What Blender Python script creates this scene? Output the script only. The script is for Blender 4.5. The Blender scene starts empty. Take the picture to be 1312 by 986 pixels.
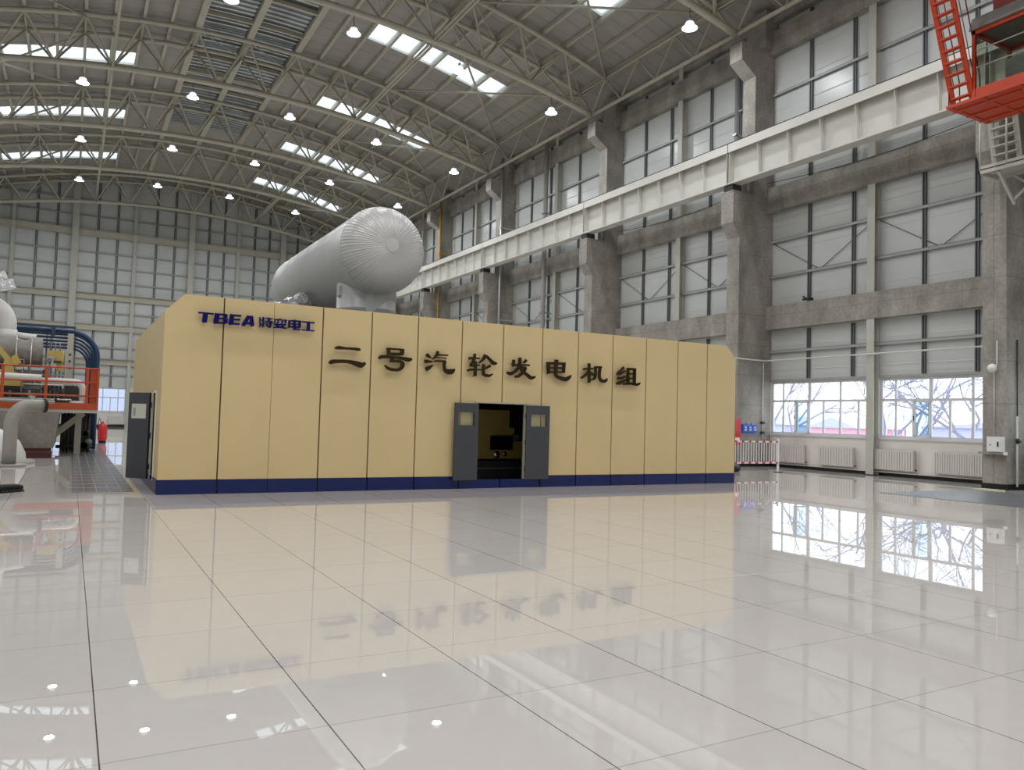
import bpy, math, random
from mathutils import Vector, Matrix
random.seed(7)
SC = bpy.context.scene
COL = SC.collection
# ------------------------------------------------------------------ camera
cam = bpy.data.cameras.new('camera')
cam.sensor_width = 36.0
cam.lens = 1003.5 / 1312 * 36.0
cam.clip_end = 500
camo = bpy.data.objects.new('camera', cam)
COL.objects.link(camo)
def _n(v):
    return Vector(v).normalized()
_dy = _n(((90 - 656) / 1003.5, (522 - 493) / 1003.5, 1))
_dx = _n(((2440 - 656) / 1003.5, (587 - 493) / 1003.5, 1))
_dx = (_dx - _dy * _dx.dot(_dy)).normalized()
_dz = _dx.cross(_dy)
if _dz.y > 0:
    _dz = -_dz
_R = Matrix((_dx, _dy, _dz))
_c = [_R.col[0], -_R.col[1], -_R.col[2]]
M4 = Matrix(((_c[0][0], _c[1][0], _c[2][0], 0), (_c[0][1], _c[1][1], _c[2][1], 0), (_c[0][2], _c[1][2], _c[2][2], 1.6), (0, 0, 0, 1)))
camo.matrix_world = M4
SC.camera = camo
# ------------------------------------------------------------------ light of the place
LAMP_W = 212.0
SKY = 3.2
SC.view_settings.view_transform = 'Standard'
SC.view_settings.look = 'None'
SC.view_settings.exposure = 0.0
SC.view_settings.gamma = 1.0
SC.view_settings.use_curve_mapping = False
W = bpy.data.worlds.new('overcast_sky')
SC.world = W
W.use_nodes = True
_bg = W.node_tree.nodes['Background']
_bg.inputs[0].default_value = (0.90, 0.95, 1.0, 1)
_bg.inputs[1].default_value = SKY
SC.cycles.max_bounces = 10
SC.cycles.diffuse_bounces = 5
SC.cycles.glossy_bounces = 4
SC.cycles.transparent_max_bounces = 12
SC.cycles.sample_clamp_indirect = 6.0
SC.cycles.caustics_reflective = False
SC.cycles.caustics_refractive = False
# ------------------------------------------------------------------ materials
def srgb(r, g, b):
    f = lambda c: ((c / 255 + 0.055) / 1.055) ** 2.4 if c > 10 else c / 255 / 12.92
    return (f(r), f(g), f(b), 1)
def mat(name, col, rough=0.5, metal=0.0, noise=0.0, nscale=4.0, bump=0.0, bscale=20.0, spec=0.5, stretch=None, coat=0.0):
    m = bpy.data.materials.new(name)
    m.use_nodes = True
    nt = m.node_tree
    b = nt.nodes['Principled BSDF']
    b.inputs['Base Color'].default_value = col
    b.inputs['Roughness'].default_value = rough
    b.inputs['Metallic'].default_value = metal
    b.inputs['Specular IOR Level'].default_value = spec
    b.inputs['Coat Weight'].default_value = coat
    b.inputs['Coat Roughness'].default_value = 0.05
    if noise or bump:
        tc = nt.nodes.new('ShaderNodeNewGeometry')
        mp = nt.nodes.new('ShaderNodeMapping')
        if stretch:
            mp.inputs['Scale'].default_value = stretch
        nt.links.new(tc.outputs['Position'], mp.inputs['Vector'])
    if noise:
        nz = nt.nodes.new('ShaderNodeTexNoise')
        nz.inputs['Scale'].default_value = nscale
        nz.inputs['Detail'].default_value = 6
        nt.links.new(mp.outputs[0], nz.inputs['Vector'])
        mx = nt.nodes.new('ShaderNodeMixRGB')
        mx.blend_type = 'MIX'
        mx.inputs[1].default_value = tuple(c * (1 - noise) for c in col[:3]) + (1,)
        mx.inputs[2].default_value = tuple(min(1, c * (1 + noise)) for c in col[:3]) + (1,)
        rp = nt.nodes.new('ShaderNodeValToRGB')
        rp.color_ramp.elements[0].position = 0.3
        rp.color_ramp.elements[1].position = 0.7
        nt.links.new(nz.outputs['Fac'], rp.inputs[0])
        nt.links.new(rp.outputs[0], mx.inputs[0])
        nt.links.new(mx.outputs[0], b.inputs['Base Color'])
    if bump:
        nb = nt.nodes.new('ShaderNodeTexNoise')
        nb.inputs['Scale'].default_value = bscale
        nt.links.new(mp.outputs[0], nb.inputs['Vector'])
        bp = nt.nodes.new('ShaderNodeBump')
        bp.inputs['Strength'].default_value = bump
        bp.inputs['Distance'].default_value = 0.02
        nt.links.new(nb.outputs['Fac'], bp.inputs['Height'])
        nt.links.new(bp.outputs[0], b.inputs['Normal'])
    return m
def emit(name, col, s):
    m = bpy.data.materials.new(name)
    m.use_nodes = True
    b = m.node_tree.nodes['Principled BSDF']
    b.inputs['Base Color'].default_value = col
    b.inputs['Emission Color'].default_value = col
    b.inputs['Emission Strength'].default_value = s
    return m
def thin_glass(name, tint, refl=0.12, rough=0.0, milky=0.0):
    m = bpy.data.materials.new(name)
    m.use_nodes = True
    nt = m.node_tree
    nt.nodes.remove(nt.nodes['Principled BSDF'])
    out = nt.nodes['Material Output']
    tr = nt.nodes.new('ShaderNodeBsdfTransparent')
    tr.inputs[0].default_value = tint
    gl = nt.nodes.new('ShaderNodeBsdfGlossy')
    gl.inputs['Roughness'].default_value = rough
    lw = nt.nodes.new('ShaderNodeLayerWeight')
    lw.inputs[0].default_value = 0.5
    pw = nt.nodes.new('ShaderNodeMath')
    pw.operation = 'POWER'
    pw.inputs[1].default_value = 5.0
    nt.links.new(lw.outputs['Facing'], pw.inputs[0])
    fr = nt.nodes.new('ShaderNodeMath')
    fr.operation = 'MULTIPLY_ADD'
    fr.inputs[1].default_value = 0.95
    fr.inputs[2].default_value = 0.04
    nt.links.new(pw.outputs[0], fr.inputs[0])
    mx = nt.nodes.new('ShaderNodeMixShader')
    nt.links.new(fr.outputs[0], mx.inputs[0])
    last = tr
    if milky:
        tl = nt.nodes.new('ShaderNodeBsdfTranslucent')
        tl.inputs[0].default_value = (0.95, 0.97, 1, 1)
        m2 = nt.nodes.new('ShaderNodeMixShader')
        m2.inputs[0].default_value = milky
        nt.links.new(tr.outputs[0], m2.inputs[1])
        nt.links.new(tl.outputs[0], m2.inputs[2])
        last = m2
    nt.links.new(last.outputs[0], mx.inputs[1])
    nt.links.new(gl.outputs[0], mx.inputs[2])
    nt.links.new(mx.outputs[0], out.inputs[0])
    return m
def wave_sheet(name, col, axis, period, strength, rough=0.45, metal=0.0, noise=0.06, prof=None):
    """ribbed metal sheet: ribs repeat along one axis"""
    m = mat(name, col, rough, metal, noise=noise, nscale=0.6)
    nt = m.node_tree
    b = nt.nodes['Principled BSDF']
    g = nt.nodes.new('ShaderNodeNewGeometry')
    sp = nt.nodes.new('ShaderNodeSeparateXYZ')
    nt.links.new(g.outputs['Position'], sp.inputs[0])
    mu = nt.nodes.new('ShaderNodeMath')
    mu.operation = 'DIVIDE'
    mu.inputs[1].default_value = period
    nt.links.new(sp.outputs[axis], mu.inputs[0])
    fr = nt.nodes.new('ShaderNodeMath')
    fr.operation = 'FRACT'
    nt.links.new(mu.outputs[0], fr.inputs[0])
    rp = nt.nodes.new('ShaderNodeValToRGB')
    e = rp.color_ramp.elements
    pts = prof or [(0.0, 1.0), (0.08, 0.0), (0.92, 0.0), (1.0, 1.0)]
    e[0].position, e[1].position = pts[0][0], pts[-1][0]
    e[0].color = (pts[0][1],) * 3 + (1,)
    e[1].color = (pts[-1][1],) * 3 + (1,)
    for p, v in pts[1:-1]:
        x = e.new(p)
        x.color = (v, v, v, 1)
    nt.links.new(fr.outputs[0], rp.inputs[0])
    bp = nt.nodes.new('ShaderNodeBump')
    bp.inputs['Strength'].default_value = strength
    bp.inputs['Distance'].default_value = 0.05
    nt.links.new(rp.outputs[0], bp.inputs['Height'])
    nt.links.new(bp.outputs[0], b.inputs['Normal'])
    return m
M = {}
M['steel'] = mat('tan_grey_paint', srgb(182, 178, 162), 0.45, noise=0.06, nscale=1.5)
M['steel_light'] = mat('pale_grey_paint', srgb(184, 184, 174), 0.45, noise=0.05)
M['girt'] = mat('galvanised_girt', srgb(158, 162, 160), 0.4, noise=0.06)
M['mullion'] = mat('dark_galvanised_post', srgb(92, 95, 97), 0.45)
M['girder'] = mat('cream_white_paint', srgb(206, 205, 197), 0.5, noise=0.05, nscale=1.2)
M['rail'] = mat('dark_rail_steel', srgb(46, 44, 42), 0.5)
M['plaster'] = mat('white_plaster', srgb(222, 219, 212), 0.8, noise=0.05, nscale=1.5)
M['black'] = mat('black_skirting', srgb(22, 22, 22), 0.4)
M['cream'] = mat('cream_yellow_panel', srgb(214, 192, 143), 0.42, noise=0.025, nscale=0.8)
M['seam'] = mat('dark_seam', srgb(92, 78, 50), 0.7)
M['navy'] = mat('navy_blue_panel', srgb(2, 26, 88), 0.3, noise=0.05)
M['door'] = mat('charcoal_door_paint', srgb(66, 68, 74), 0.4)
M['white'] = mat('white_paint', srgb(232, 232, 230), 0.4)
M['upvc'] = mat('window_frame_white', srgb(214, 214, 218), 0.35)
M['bronze'] = mat('polished_dark_bronze', (0.085, 0.06, 0.032, 1), 0.05, metal=1.0)
M['blue_letter'] = mat('deep_blue_letter', srgb(10, 6, 88), 0.35, spec=0.2)
M['tank'] = mat('light_grey_cladding', srgb(196, 196, 195), 0.36, metal=0.2, noise=0.03, nscale=2)
M['foil'] = mat('crumpled_foil', (0.8, 0.8, 0.82, 1), 0.18, metal=1.0, bump=0.8, bscale=7)
M['red_orange'] = mat('orange_red_paint', srgb(188, 60, 22), 0.4, noise=0.08, nscale=2)
M['orange_rail'] = mat('orange_rail_paint', srgb(188, 80, 42), 0.42)
M['dark_red'] = mat('dark_red_paint', srgb(126, 34, 20), 0.5)
M['maroon'] = mat('dark_maroon_paint', srgb(70, 26, 20), 0.6)
M['red'] = mat('red_paint', srgb(196, 40, 44), 0.35)
M['dark'] = mat('dark_machinery', srgb(52, 54, 54), 0.5, noise=0.2, nscale=6)
M['grime'] = mat('grey_machinery', srgb(120, 120, 116), 0.5, noise=0.15, nscale=4)
M['insul'] = mat('grey_insulation_cloth', srgb(140, 136, 130), 0.85, noise=0.15, nscale=5, bump=0.8, bscale=4)
M['pipe_white'] = mat('white_pipe_lagging', srgb(214, 214, 210), 0.45, noise=0.05)
M['pipe_grey'] = mat('grey_pipe_paint', srgb(158, 156, 150), 0.4, noise=0.06)
M['zinc'] = mat('bright_galvanised_pipe', srgb(190, 192, 192), 0.3, metal=0.7)
M['yellow'] = mat('yellow_machine_paint', srgb(196, 172, 96), 0.45, noise=0.08)
M['gas_yellow'] = mat('yellow_gas_pipe', srgb(178, 136, 44), 0.45)
M['blue_pipe'] = mat('dark_blue_conduit', srgb(34, 62, 96), 0.4)
M['blue_box'] = mat('light_blue_plastic', srgb(74, 112, 226), 0.35)
M['radiator'] = mat('off_white_radiator', srgb(206, 202, 196), 0.45)
M['grate'] = None
M['rubber'] = mat('black_rubber', srgb(24, 24, 26), 0.6)
M['wood'] = mat('mop_handle', srgb(190, 186, 178), 0.5)
M['chrome'] = mat('chrome', (0.8, 0.8, 0.8, 1), 0.1, metal=1.0)
M['lamp_body'] = mat('lamp_housing', srgb(206, 208, 210), 0.35, metal=0.3)
M['lamp_lens'] = emit('lamp_lens', (0.93, 0.96, 1.0, 1), 14.0)
M['glass'] = thin_glass('window_glass', (0.93, 0.96, 0.97, 1))
M['sash_glass'] = thin_glass('blue_tinted_glass', (0.70, 0.82, 0.88, 1))
M['sky_glass'] = thin_glass('skylight_sheet', (0.31, 0.375, 0.38, 1), milky=0.25)
M['cab_glass'] = thin_glass('cab_glass', (0.80, 0.83, 0.80, 1))
M['screen'] = mat('black_screen', srgb(12, 13, 15), 0.2)
M['paper'] = mat('paper_notice', srgb(206, 208, 196), 0.6)
M['ceiling'] = wave_sheet('white_roof_sheet', srgb(158, 154, 148), 1, 0.9, 0.7, noise=0.08)
M['silver'] = wave_sheet('bare_zinc_sheet', (0.42, 0.45, 0.47, 1), 1, 0.46, 1.0, 0.22, 0.92, 0.2, [(0, 0), (0.2, 1), (0.55, 1), (0.75, 0), (1, 0)])
M['wallsheet'] = wave_sheet('grey_white_wall_sheet', srgb(194, 197, 196), 2, 0.98, 0.35, 0.3, 0.0, 0.05, [(0, 1), (0.02, 0), (0.98, 0), (1, 1)])
def concrete():
    m = mat('board_marked_concrete', srgb(149, 145, 137), 0.75, noise=0.30, nscale=1.3, stretch=(1, 1, 0.6))
    nt = m.node_tree
    b = nt.nodes['Principled BSDF']
    src = b.inputs['Base Color'].links[0].from_socket
    g = nt.nodes.new('ShaderNodeNewGeometry')
    nz = nt.nodes.new('ShaderNodeTexNoise')
    nz.inputs['Scale'].default_value = 9
    nz.inputs['Detail'].default_value = 8
    nt.links.new(g.outputs['Position'], nz.inputs['Vector'])
    mx = nt.nodes.new('ShaderNodeMixRGB')
    mx.blend_type = 'OVERLAY'
    mx.inputs[0].default_value = 0.35
    nt.links.new(src, mx.inputs[1])
    nt.links.new(nz.outputs['Fac'], mx.inputs[2])
    # formwork joints every 1.22 m of height and along the wall
    sp = nt.nodes.new('ShaderNodeSeparateXYZ')
    nt.links.new(g.outputs['Position'], sp.inputs[0])
    facs = []
    for ax, per in ((2, 1.22), (1, 1.83)):
        d = nt.nodes.new('ShaderNodeMath'); d.operation = 'DIVIDE'; d.inputs[1].default_value = per
        nt.links.new(sp.outputs[ax], d.inputs[0])
        f = nt.nodes.new('ShaderNodeMath'); f.operation = 'FRACT'
        nt.links.new(d.outputs[0], f.inputs[0])
        l = nt.nodes.new('ShaderNodeMath'); l.operation = 'LESS_THAN'; l.inputs[1].default_value = 0.018 / per * 1.22
        nt.links.new(f.outputs[0], l.inputs[0])
        facs.append(l)
    a = nt.nodes.new('ShaderNodeMath'); a.operation = 'MAXIMUM'
    nt.links.new(facs[0].outputs[0], a.inputs[0]); nt.links.new(facs[1].outputs[0], a.inputs[1])
    s = nt.nodes.new('ShaderNodeMath'); s.operation = 'MULTIPLY'; s.inputs[1].default_value = 0.35
    nt.links.new(a.outputs[0], s.inputs[0])
    m3 = nt.nodes.new('ShaderNodeMixRGB')
    m3.inputs[2].default_value = srgb(70, 68, 64)
    nt.links.new(s.outputs[0], m3.inputs[0]); nt.links.new(mx.outputs[0], m3.inputs[1])
    nt.links.new(m3.outputs[0], b.inputs['Base Color'])
    return m
M['concrete'] = concrete()
def tiled(name, base, joint, size, ox, oy, jw, rough, vein=0.05, spec=0.5, ior=1.5, jstr=1.0, wob=0.0, ky=0.45, sy=None, jwy=None):
    m = mat(name, base, rough, spec=spec)
    nt = m.node_tree
    b = nt.nodes['Principled BSDF']
    b.inputs['IOR'].default_value = ior
    g = nt.nodes.new('ShaderNodeNewGeometry')
    sp = nt.nodes.new('ShaderNodeSeparateXYZ')
    nt.links.new(g.outputs['Position'], sp.inputs[0])
    fs, fl = [], []
    for ax, o, k, size, jw in ((0, ox, 1.0, size, jw), (1, oy, ky, sy or size, jwy or jw)):
        s = nt.nodes.new('ShaderNodeMath'); s.operation = 'SUBTRACT'; s.inputs[1].default_value = o - 100 * size
        nt.links.new(sp.outputs[ax], s.inputs[0])
        d = nt.nodes.new('ShaderNodeMath'); d.operation = 'DIVIDE'; d.inputs[1].default_value = size
        nt.links.new(s.outputs[0], d.inputs[0])
        f = nt.nodes.new('ShaderNodeMath'); f.operation = 'FRACT'
        nt.links.new(d.outputs[0], f.inputs[0])
        l = nt.nodes.new('ShaderNodeMath'); l.operation = 'LESS_THAN'; l.inputs[1].default_value = jw / size
        nt.links.new(f.outputs[0], l.inputs[0])
        q = nt.nodes.new('ShaderNodeMath'); q.operation = 'MULTIPLY'; q.inputs[1].default_value = k * jstr
        nt.links.new(l.outputs[0], q.inputs[0])
        fl_ = nt.nodes.new('ShaderNodeMath'); fl_.operation = 'FLOOR'
        nt.links.new(d.outputs[0], fl_.inputs[0])
        fs.append(q); fl.append(fl_)
    mxm = nt.nodes.new('ShaderNodeMath'); mxm.operation = 'MAXIMUM'
    nt.links.new(fs[0].outputs[0], mxm.inputs[0]); nt.links.new(fs[1].outputs[0], mxm.inputs[1])
    cb = nt.nodes.new('ShaderNodeCombineXYZ')
    nt.links.new(fl[0].outputs[0], cb.inputs[0]); nt.links.new(fl[1].outputs[0], cb.inputs[1])
    wn = nt.nodes.new('ShaderNodeTexWhiteNoise')
    nt.links.new(cb.outputs[0], wn.inputs[0])
    nz = nt.nodes.new('ShaderNodeTexNoise')
    nz.inputs['Scale'].default_value = 3.0; nz.inputs['Detail'].default_value = 7; nz.inputs['Distortion'].default_value = 1.6
    nt.links.new(g.outputs['Position'], nz.inputs['Vector'])
    av = nt.nodes.new('ShaderNodeMath'); av.operation = 'MULTIPLY_ADD'; av.inputs[1].default_value = 0.35
    nt.links.new(wn.outputs['Value'], av.inputs[0]); nt.links.new(nz.outputs['Fac'], av.inputs[2])
    mx = nt.nodes.new('ShaderNodeMixRGB')
    mx.inputs[1].default_value = tuple(c * (1 - vein) for c in base[:3]) + (1,)
    mx.inputs[2].default_value = tuple(min(1, c * (1 + vein)) for c in base[:3]) + (1,)
    nt.links.new(av.outputs[0], mx.inputs[0])
    m2 = nt.nodes.new('ShaderNodeMixRGB')
    m2.inputs[2].default_value = joint
    nt.links.new(mxm.outputs[0], m2.inputs[0]); nt.links.new(mx.outputs[0], m2.inputs[1])
    nt.links.new(m2.outputs[0], b.inputs['Base Color'])
    if wob:
        n2 = nt.nodes.new('ShaderNodeTexNoise'); n2.inputs['Scale'].default_value = 1.1
        nt.links.new(g.outputs['Position'], n2.inputs['Vector'])
        bp = nt.nodes.new('ShaderNodeBump'); bp.inputs['Strength'].default_value = wob; bp.inputs['Distance'].default_value = 0.01
        nt.links.new(n2.outputs['Fac'], bp.inputs['Height'])
        nt.links.new(bp.outputs[0], b.inputs['Normal'])
    return m
M['floor'] = tiled('polished_cream_tile', srgb(209, 204, 199), srgb(84, 79, 73), 1.0515, 0.183, 0.87, 0.007, 0.004, 0.04, ior=1.6, wob=0.0)
M['grate'] = tiled('dark_grey_floor_tile', srgb(84, 87, 89), srgb(150, 152, 152), 0.216, 0.08, 17.0, 0.014, 0.25, 0.16, jstr=1.0, ky=1.0, sy=0.9, jwy=0.10)
M['mat'] = tiled('speckled_grey_mat', srgb(98, 102, 104), srgb(84, 88, 90), 0.5, 0.1, 0.1, 0.01, 0.35, 0.3)
# ------------------------------------------------------------------ building helpers
WL = {}
def tag(o, label=None, cat=None, group=None, kind=None):
    if label: o['label'] = label
    if cat: o['category'] = cat
    if group: o['group'] = group
    if kind: o['kind'] = kind
    return o
def thing(name, label, cat, loc=(0, 0, 0), group=None, kind='thing'):
    o = bpy.data.objects.new(name, None)
    o.empty_display_size = 0.2
    COL.objects.link(o)
    o.location = loc
    WL[o.name] = Vector(loc)
    return tag(o, label, cat, group, kind)
class MB:
    def __init__(s):
        s.v = []; s.f = []; s.sm = []
    def add(s, vs, fs, smooth=False):
        k = len(s.v)
        s.v += [tuple(v) for v in vs]
        s.f += [tuple(i + k for i in f) for f in fs]
        s.sm += [smooth] * len(fs)
        return s
    def box(s, x0, x1, y0, y1, z0, z1):
        if x0 > x1: x0, x1 = x1, x0
        if y0 > y1: y0, y1 = y1, y0
        if z0 > z1: z0, z1 = z1, z0
        v = [(x0, y0, z0), (x1, y0, z0), (x1, y1, z0), (x0, y1, z0), (x0, y0, z1), (x1, y0, z1), (x1, y1, z1), (x0, y1, z1)]
        return s.add(v, [(0, 3, 2, 1), (4, 5, 6, 7), (0, 1, 5, 4), (1, 2, 6, 5), (2, 3, 7, 6), (3, 0, 4, 7)])
    def bar(s, p, q, w, h, up=(0, 0, 1)):
        p, q = Vector(p), Vector(q)
        d = (q - p).normalized()
        u = Vector(up)
        if abs(d.dot(u)) > 0.99: u = Vector((1, 0, 0))
        a = d.cross(u).normalized() * (w / 2)
        c = a.cross(d).normalized() * (h / 2)
        v = []
        for e in (p, q):
            v += [e - a - c, e + a - c, e + a + c, e - a + c]
        return s.add(v, [(0, 3, 2, 1), (4, 5, 6, 7), (0, 1, 5, 4), (1, 2, 6, 5), (2, 3, 7, 6), (3, 0, 4, 7)])
    def prism(s, poly, axis, a, b):
        n = len(poly)
        mk = {'x': lambda p, t: (t, p[0], p[1]), 'y': lambda p, t: (p[0], t, p[1]), 'z': lambda p, t: (p[0], p[1], t)}[axis]
        v = [mk(p, a) for p in poly] + [mk(p, b) for p in poly]
        ar = sum(poly[i][0] * poly[(i + 1) % n][1] - poly[(i + 1) % n][0] * poly[i][1] for i in range(n))
        flip = (ar > 0) == (axis != 'y')
        f = [tuple(range(n)), tuple(range(2 * n - 1, n - 1, -1))]
        f += [(i, i + n, (i + 1) % n + n, (i + 1) % n) for i in range(n)]
        if flip != (b < a): f = [t[::-1] for t in f]
        return s.add(v, f)
    def tube(s, pts, r, n=8, caps=True, radii=None):
        pts = [Vector(p) for p in pts]
        t0 = (pts[1] - pts[0]).normalized()
        u = Vector((0, 0, 1)) if abs(t0.z) < 0.95 else Vector((1, 0, 0))
        a = t0.cross(u).normalized()
        vs = []
        for i, p in enumerate(pts):
            if i == 0: t = t0
            elif i == len(pts) - 1: t = (pts[i] - pts[i - 1]).normalized()
            else: t = ((pts[i + 1] - pts[i]).normalized() + (pts[i] - pts[i - 1]).normalized()).normalized()
            a = (a - t * a.dot(t)).normalized()
            b = t.cross(a)
            rr = radii[i] if radii else r
            vs += [p + (a * math.cos(2 * math.pi * k / n) + b * math.sin(2 * math.pi * k / n)) * rr for k in range(n)]
        m = len(pts)
        k0 = len(s.v)
        s.add(vs, [(i * n + k, i * n + (k + 1) % n, (i + 1) * n + (k + 1) % n, (i + 1) * n + k) for i in range(m - 1) for k in range(n)], True)
        if caps:
            s.f += [tuple(k0 + k for k in range(n))[::-1], tuple(k0 + (m - 1) * n + k for k in range(n))]
            s.sm += [False, False]
        return s
    def lathe(s, prof, c, axis='z', n=24, smooth=True):
        c = Vector(c)
        vs = []
        for r, h in prof:
            for k in range(n):
                t = 2 * math.pi * k / n
                x, y = r * math.cos(t), r * math.sin(t)
                vs.append(c + Vector({'z': (x, y, h), 'y': (x, h, -y), 'x': (h, x, y)}[axis]))
        m = len(prof)
        return s.add(vs, [(i * n + k, i * n + (k + 1) % n, (i + 1) * n + (k + 1) % n, (i + 1) * n + k) for i in range(m - 1) for k in range(n)], smooth)
    def build(s, name, m, parent=None, label=None):
        me = bpy.data.meshes.new(name)
        if parent is not None:
            off = WL[parent.name]
        else:
            off = Vector(((min(v[0] for v in s.v) + max(v[0] for v in s.v)) / 2, (min(v[1] for v in s.v) + max(v[1] for v in s.v)) / 2, min(v[2] for v in s.v)))
        me.from_pydata([tuple(Vector(v) - off) for v in s.v], [], s.f)
        me.polygons.foreach_set('use_smooth', s.sm)
        me.materials.append(m)
        me.update()
        o = bpy.data.objects.new(name, me)
        COL.objects.link(o)
        if parent is not None:
            o.parent = parent
        else:
            o.location = off
        WL[o.name] = off.copy()
        if label: o['label'] = label
        return o
def struct(o):
    o['kind'] = 'structure'
    return o
def copy_tree(o, off=None, parent=None):
    c = o.copy()
    COL.objects.link(c)
    if parent is not None:
        c.parent = parent
        c.matrix_parent_inverse = o.matrix_parent_inverse
    if off is not None:
        c.location = Vector(o.location) + Vector(off)
        WL[c.name] = WL[o.name] + Vector(off)
    for ch in KIDS.get(o.name, []):
        copy_tree(ch, None, c)
    return c
KIDS = {}
def index_kids(root):
    for o in bpy.data.objects:
        if o.parent: KIDS.setdefault(o.parent.name, [])
    for o in bpy.data.objects:
        if o.parent and o not in KIDS[o.parent.name]: KIDS[o.parent.name].append(o)
def bend(p0, c, p1, n=8):
    """quarter bend through control corner c"""
    p0, c, p1 = Vector(p0), Vector(c), Vector(p1)
    out = []
    for i in range(n + 1):
        t = i / n * math.pi / 2
        out.append(c + (p0 - c) * (1 - math.sin(t)) + (p1 - c) * (1 - math.cos(t)))
    return out
ORD = ['first', 'second', 'third', 'fourth', 'fifth', 'sixth', 'seventh', 'eighth', 'ninth', 'tenth', 'eleventh', 'twelfth', 'thirteenth', 'fourteenth', 'fifteenth']
CX = 7.6            # axis of the hall
YF, YE = -10.0, 78.5
XR, XL = 25.0, -9.8
PN = [2.3, 12.47, 22.78, 33.0, 44.6, 54.4, 64.2, 75.0]   # near faces of the columns
TY = [p + 0.34 for p in PN]
ZB = lambda x: 19.55 - (x - CX) ** 2 / 126.0    # bottom chord
ZT = lambda x: 21.80 - (x - CX) ** 2 / 92.0     # top chord
ZR = lambda x: 22.17 - (x - CX) ** 2 / 92.0     # roof sheet
# ------------------------------------------------------------------ setting: floor, roof, walls
struct(MB().box(XL - .3, XR + .3, YF - .3, YE + .3, -.25, 0).build('floor', M['floor']))
def roof_cells(silver):
    b = MB()
    ys = [YF]
    for a in SKY_Y: ys += [a - .9, a + .9]
    ys.append(YE)
    for k in range(-13, 13):
        x0, x1 = CX + 1.3 * k, CX + 1.3 * (k + 1)
        if k == -13: x0 = XL - .3
        if k == 12: x1 = XR + .3
        ag = -2 <= k <= 1
        for i in range(len(ys) - 1):
            y0, y1 = ys[i], ys[i + 1]
            hole = i % 2 == 1 and (k, (i - 1) // 2) in SKY_CELLS
            if hole: continue
            parts = [(y0, y1)]
            if ag: parts = [(y0, min(y1, 60.0)), (max(y0, 60.0), y1)] if y0 < 60 < y1 else [(y0, y1)]
            for (a, c) in parts:
                if (ag and c <= 60.0) != silver: continue
                p = [(x0, a, ZR(x0)), (x1, a, ZR(x1)), (x1, c, ZR(x1)), (x0, c, ZR(x0))]
                q = [(x, y, z + .07) for x, y, z in p]
                b.add(p + q, [(0, 1, 2, 3), (7, 6, 5, 4)])
    return b
SKY_Y = [28.1, 39.0, 49.7, 59.5, 69.8]
SKY_CELLS = {(k, i) for i in range(5) for k in range(4, 10)} | {(k, i) for i in (2, 3, 4) for k in range(-10, -4)}
struct(roof_cells(False).build('ceiling', M['ceiling']))
tag(struct(roof_cells(True).build('ceiling', M['silver'])), 'bare zinc sheet strip along the crown of the vaulted roof', 'roof')
side = {True: 'right', False: 'left'}
BAYN = ['second nearest bay', 'third bay', 'middle bay', 'fourth bay', 'farthest bay']
BAYS = ['nearest row', 'second nearest row', 'middle row', 'second farthest row', 'farthest row']
for (k, i) in sorted(SKY_CELLS, key=lambda t: (t[1], t[0])):
    x0, x1, y0, y1 = CX + 1.3 * k + .07, CX + 1.3 * (k + 1) - .07, SKY_Y[i] - .9, SKY_Y[i] + .9
    n = k - 4 if k > 0 else k + 10
    t = thing('skylight', 'roof skylight, %s from the %s in the %s, %s slope' % (ORD[n], 'crown' if k > 0 else 'eaves', BAYS[i], side[k > 0]), 'skylight', ((x0 + x1) / 2, (y0 + y1) / 2, ZR((x0 + x1) / 2)), 'skylights in the vaulted roof')
    b = MB()
    def qd(xa, xb, ya, yb):
        b.add([(xa, ya, ZR(xa) - .04), (xb, ya, ZR(xb) - .04), (xb, yb, ZR(xb) - .04), (xa, yb, ZR(xa) - .04), (xa, ya, ZR(xa) + .09), (xb, ya, ZR(xb) + .09), (xb, yb, ZR(xb) + .09), (xa, yb, ZR(xa) + .09)],
              [(0, 3, 2, 1), (4, 5, 6, 7), (0, 1, 5, 4), (1, 2, 6, 5), (2, 3, 7, 6), (3, 0, 4, 7)])
    qd(x0 - .06, x0, y0, y1); qd(x1, x1 + .06, y0, y1); qd(x0 - .06, x1 + .06, y0 - .05, y0); qd(x0 - .06, x1 + .06, y1, y1 + .05)
    b.build('frame', M['white'], t)
    MB().add([(x0, y0, ZR(x0) + .08), (x1, y0, ZR(x1) + .08), (x1, y1, ZR(x1) + .08), (x0, y1, ZR(x0) + .08)], [(0, 1, 2, 3)]).build('pane', M['sky_glass'], t)
# ------------------------------------------------------------------ right wall
wr = MB()
WZ0, WZ1 = 1.34, 3.38
MULL = [0.198, 0.404, 0.69, 0.875]      # dark posts, as fractions of a bay from its far end
wallr = struct(MB().box(XR, XR + .25, YF, YE, WZ1 + .1, 18.86).build('wall_right', M['wallsheet']))
lo = MB()
BAY = [(PN[i] + .67, PN[i + 1]) for i in range(len(PN) - 1)] + [(PN[-1] + .67, YE)]
NWIN = [0]
edges = [YF]
for (a, b_) in BAY: edges += [a, b_]
lo.box(XR, XR + .25, YF, YE, 0, WZ0 - .06)
lo.build('wall_lower_band', M['plaster'], wallr)
for i, (a, b_) in enumerate([(YF, BAY[0][0])] + [(BAY[j][1], BAY[j + 1][0]) for j in range(len(BAY) - 1)]):
    MB().box(XR, XR + .25, a, b_, WZ0 - .06, WZ1 + .1).build('wall_pier_strip', M['plaster'], wallr)
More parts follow.
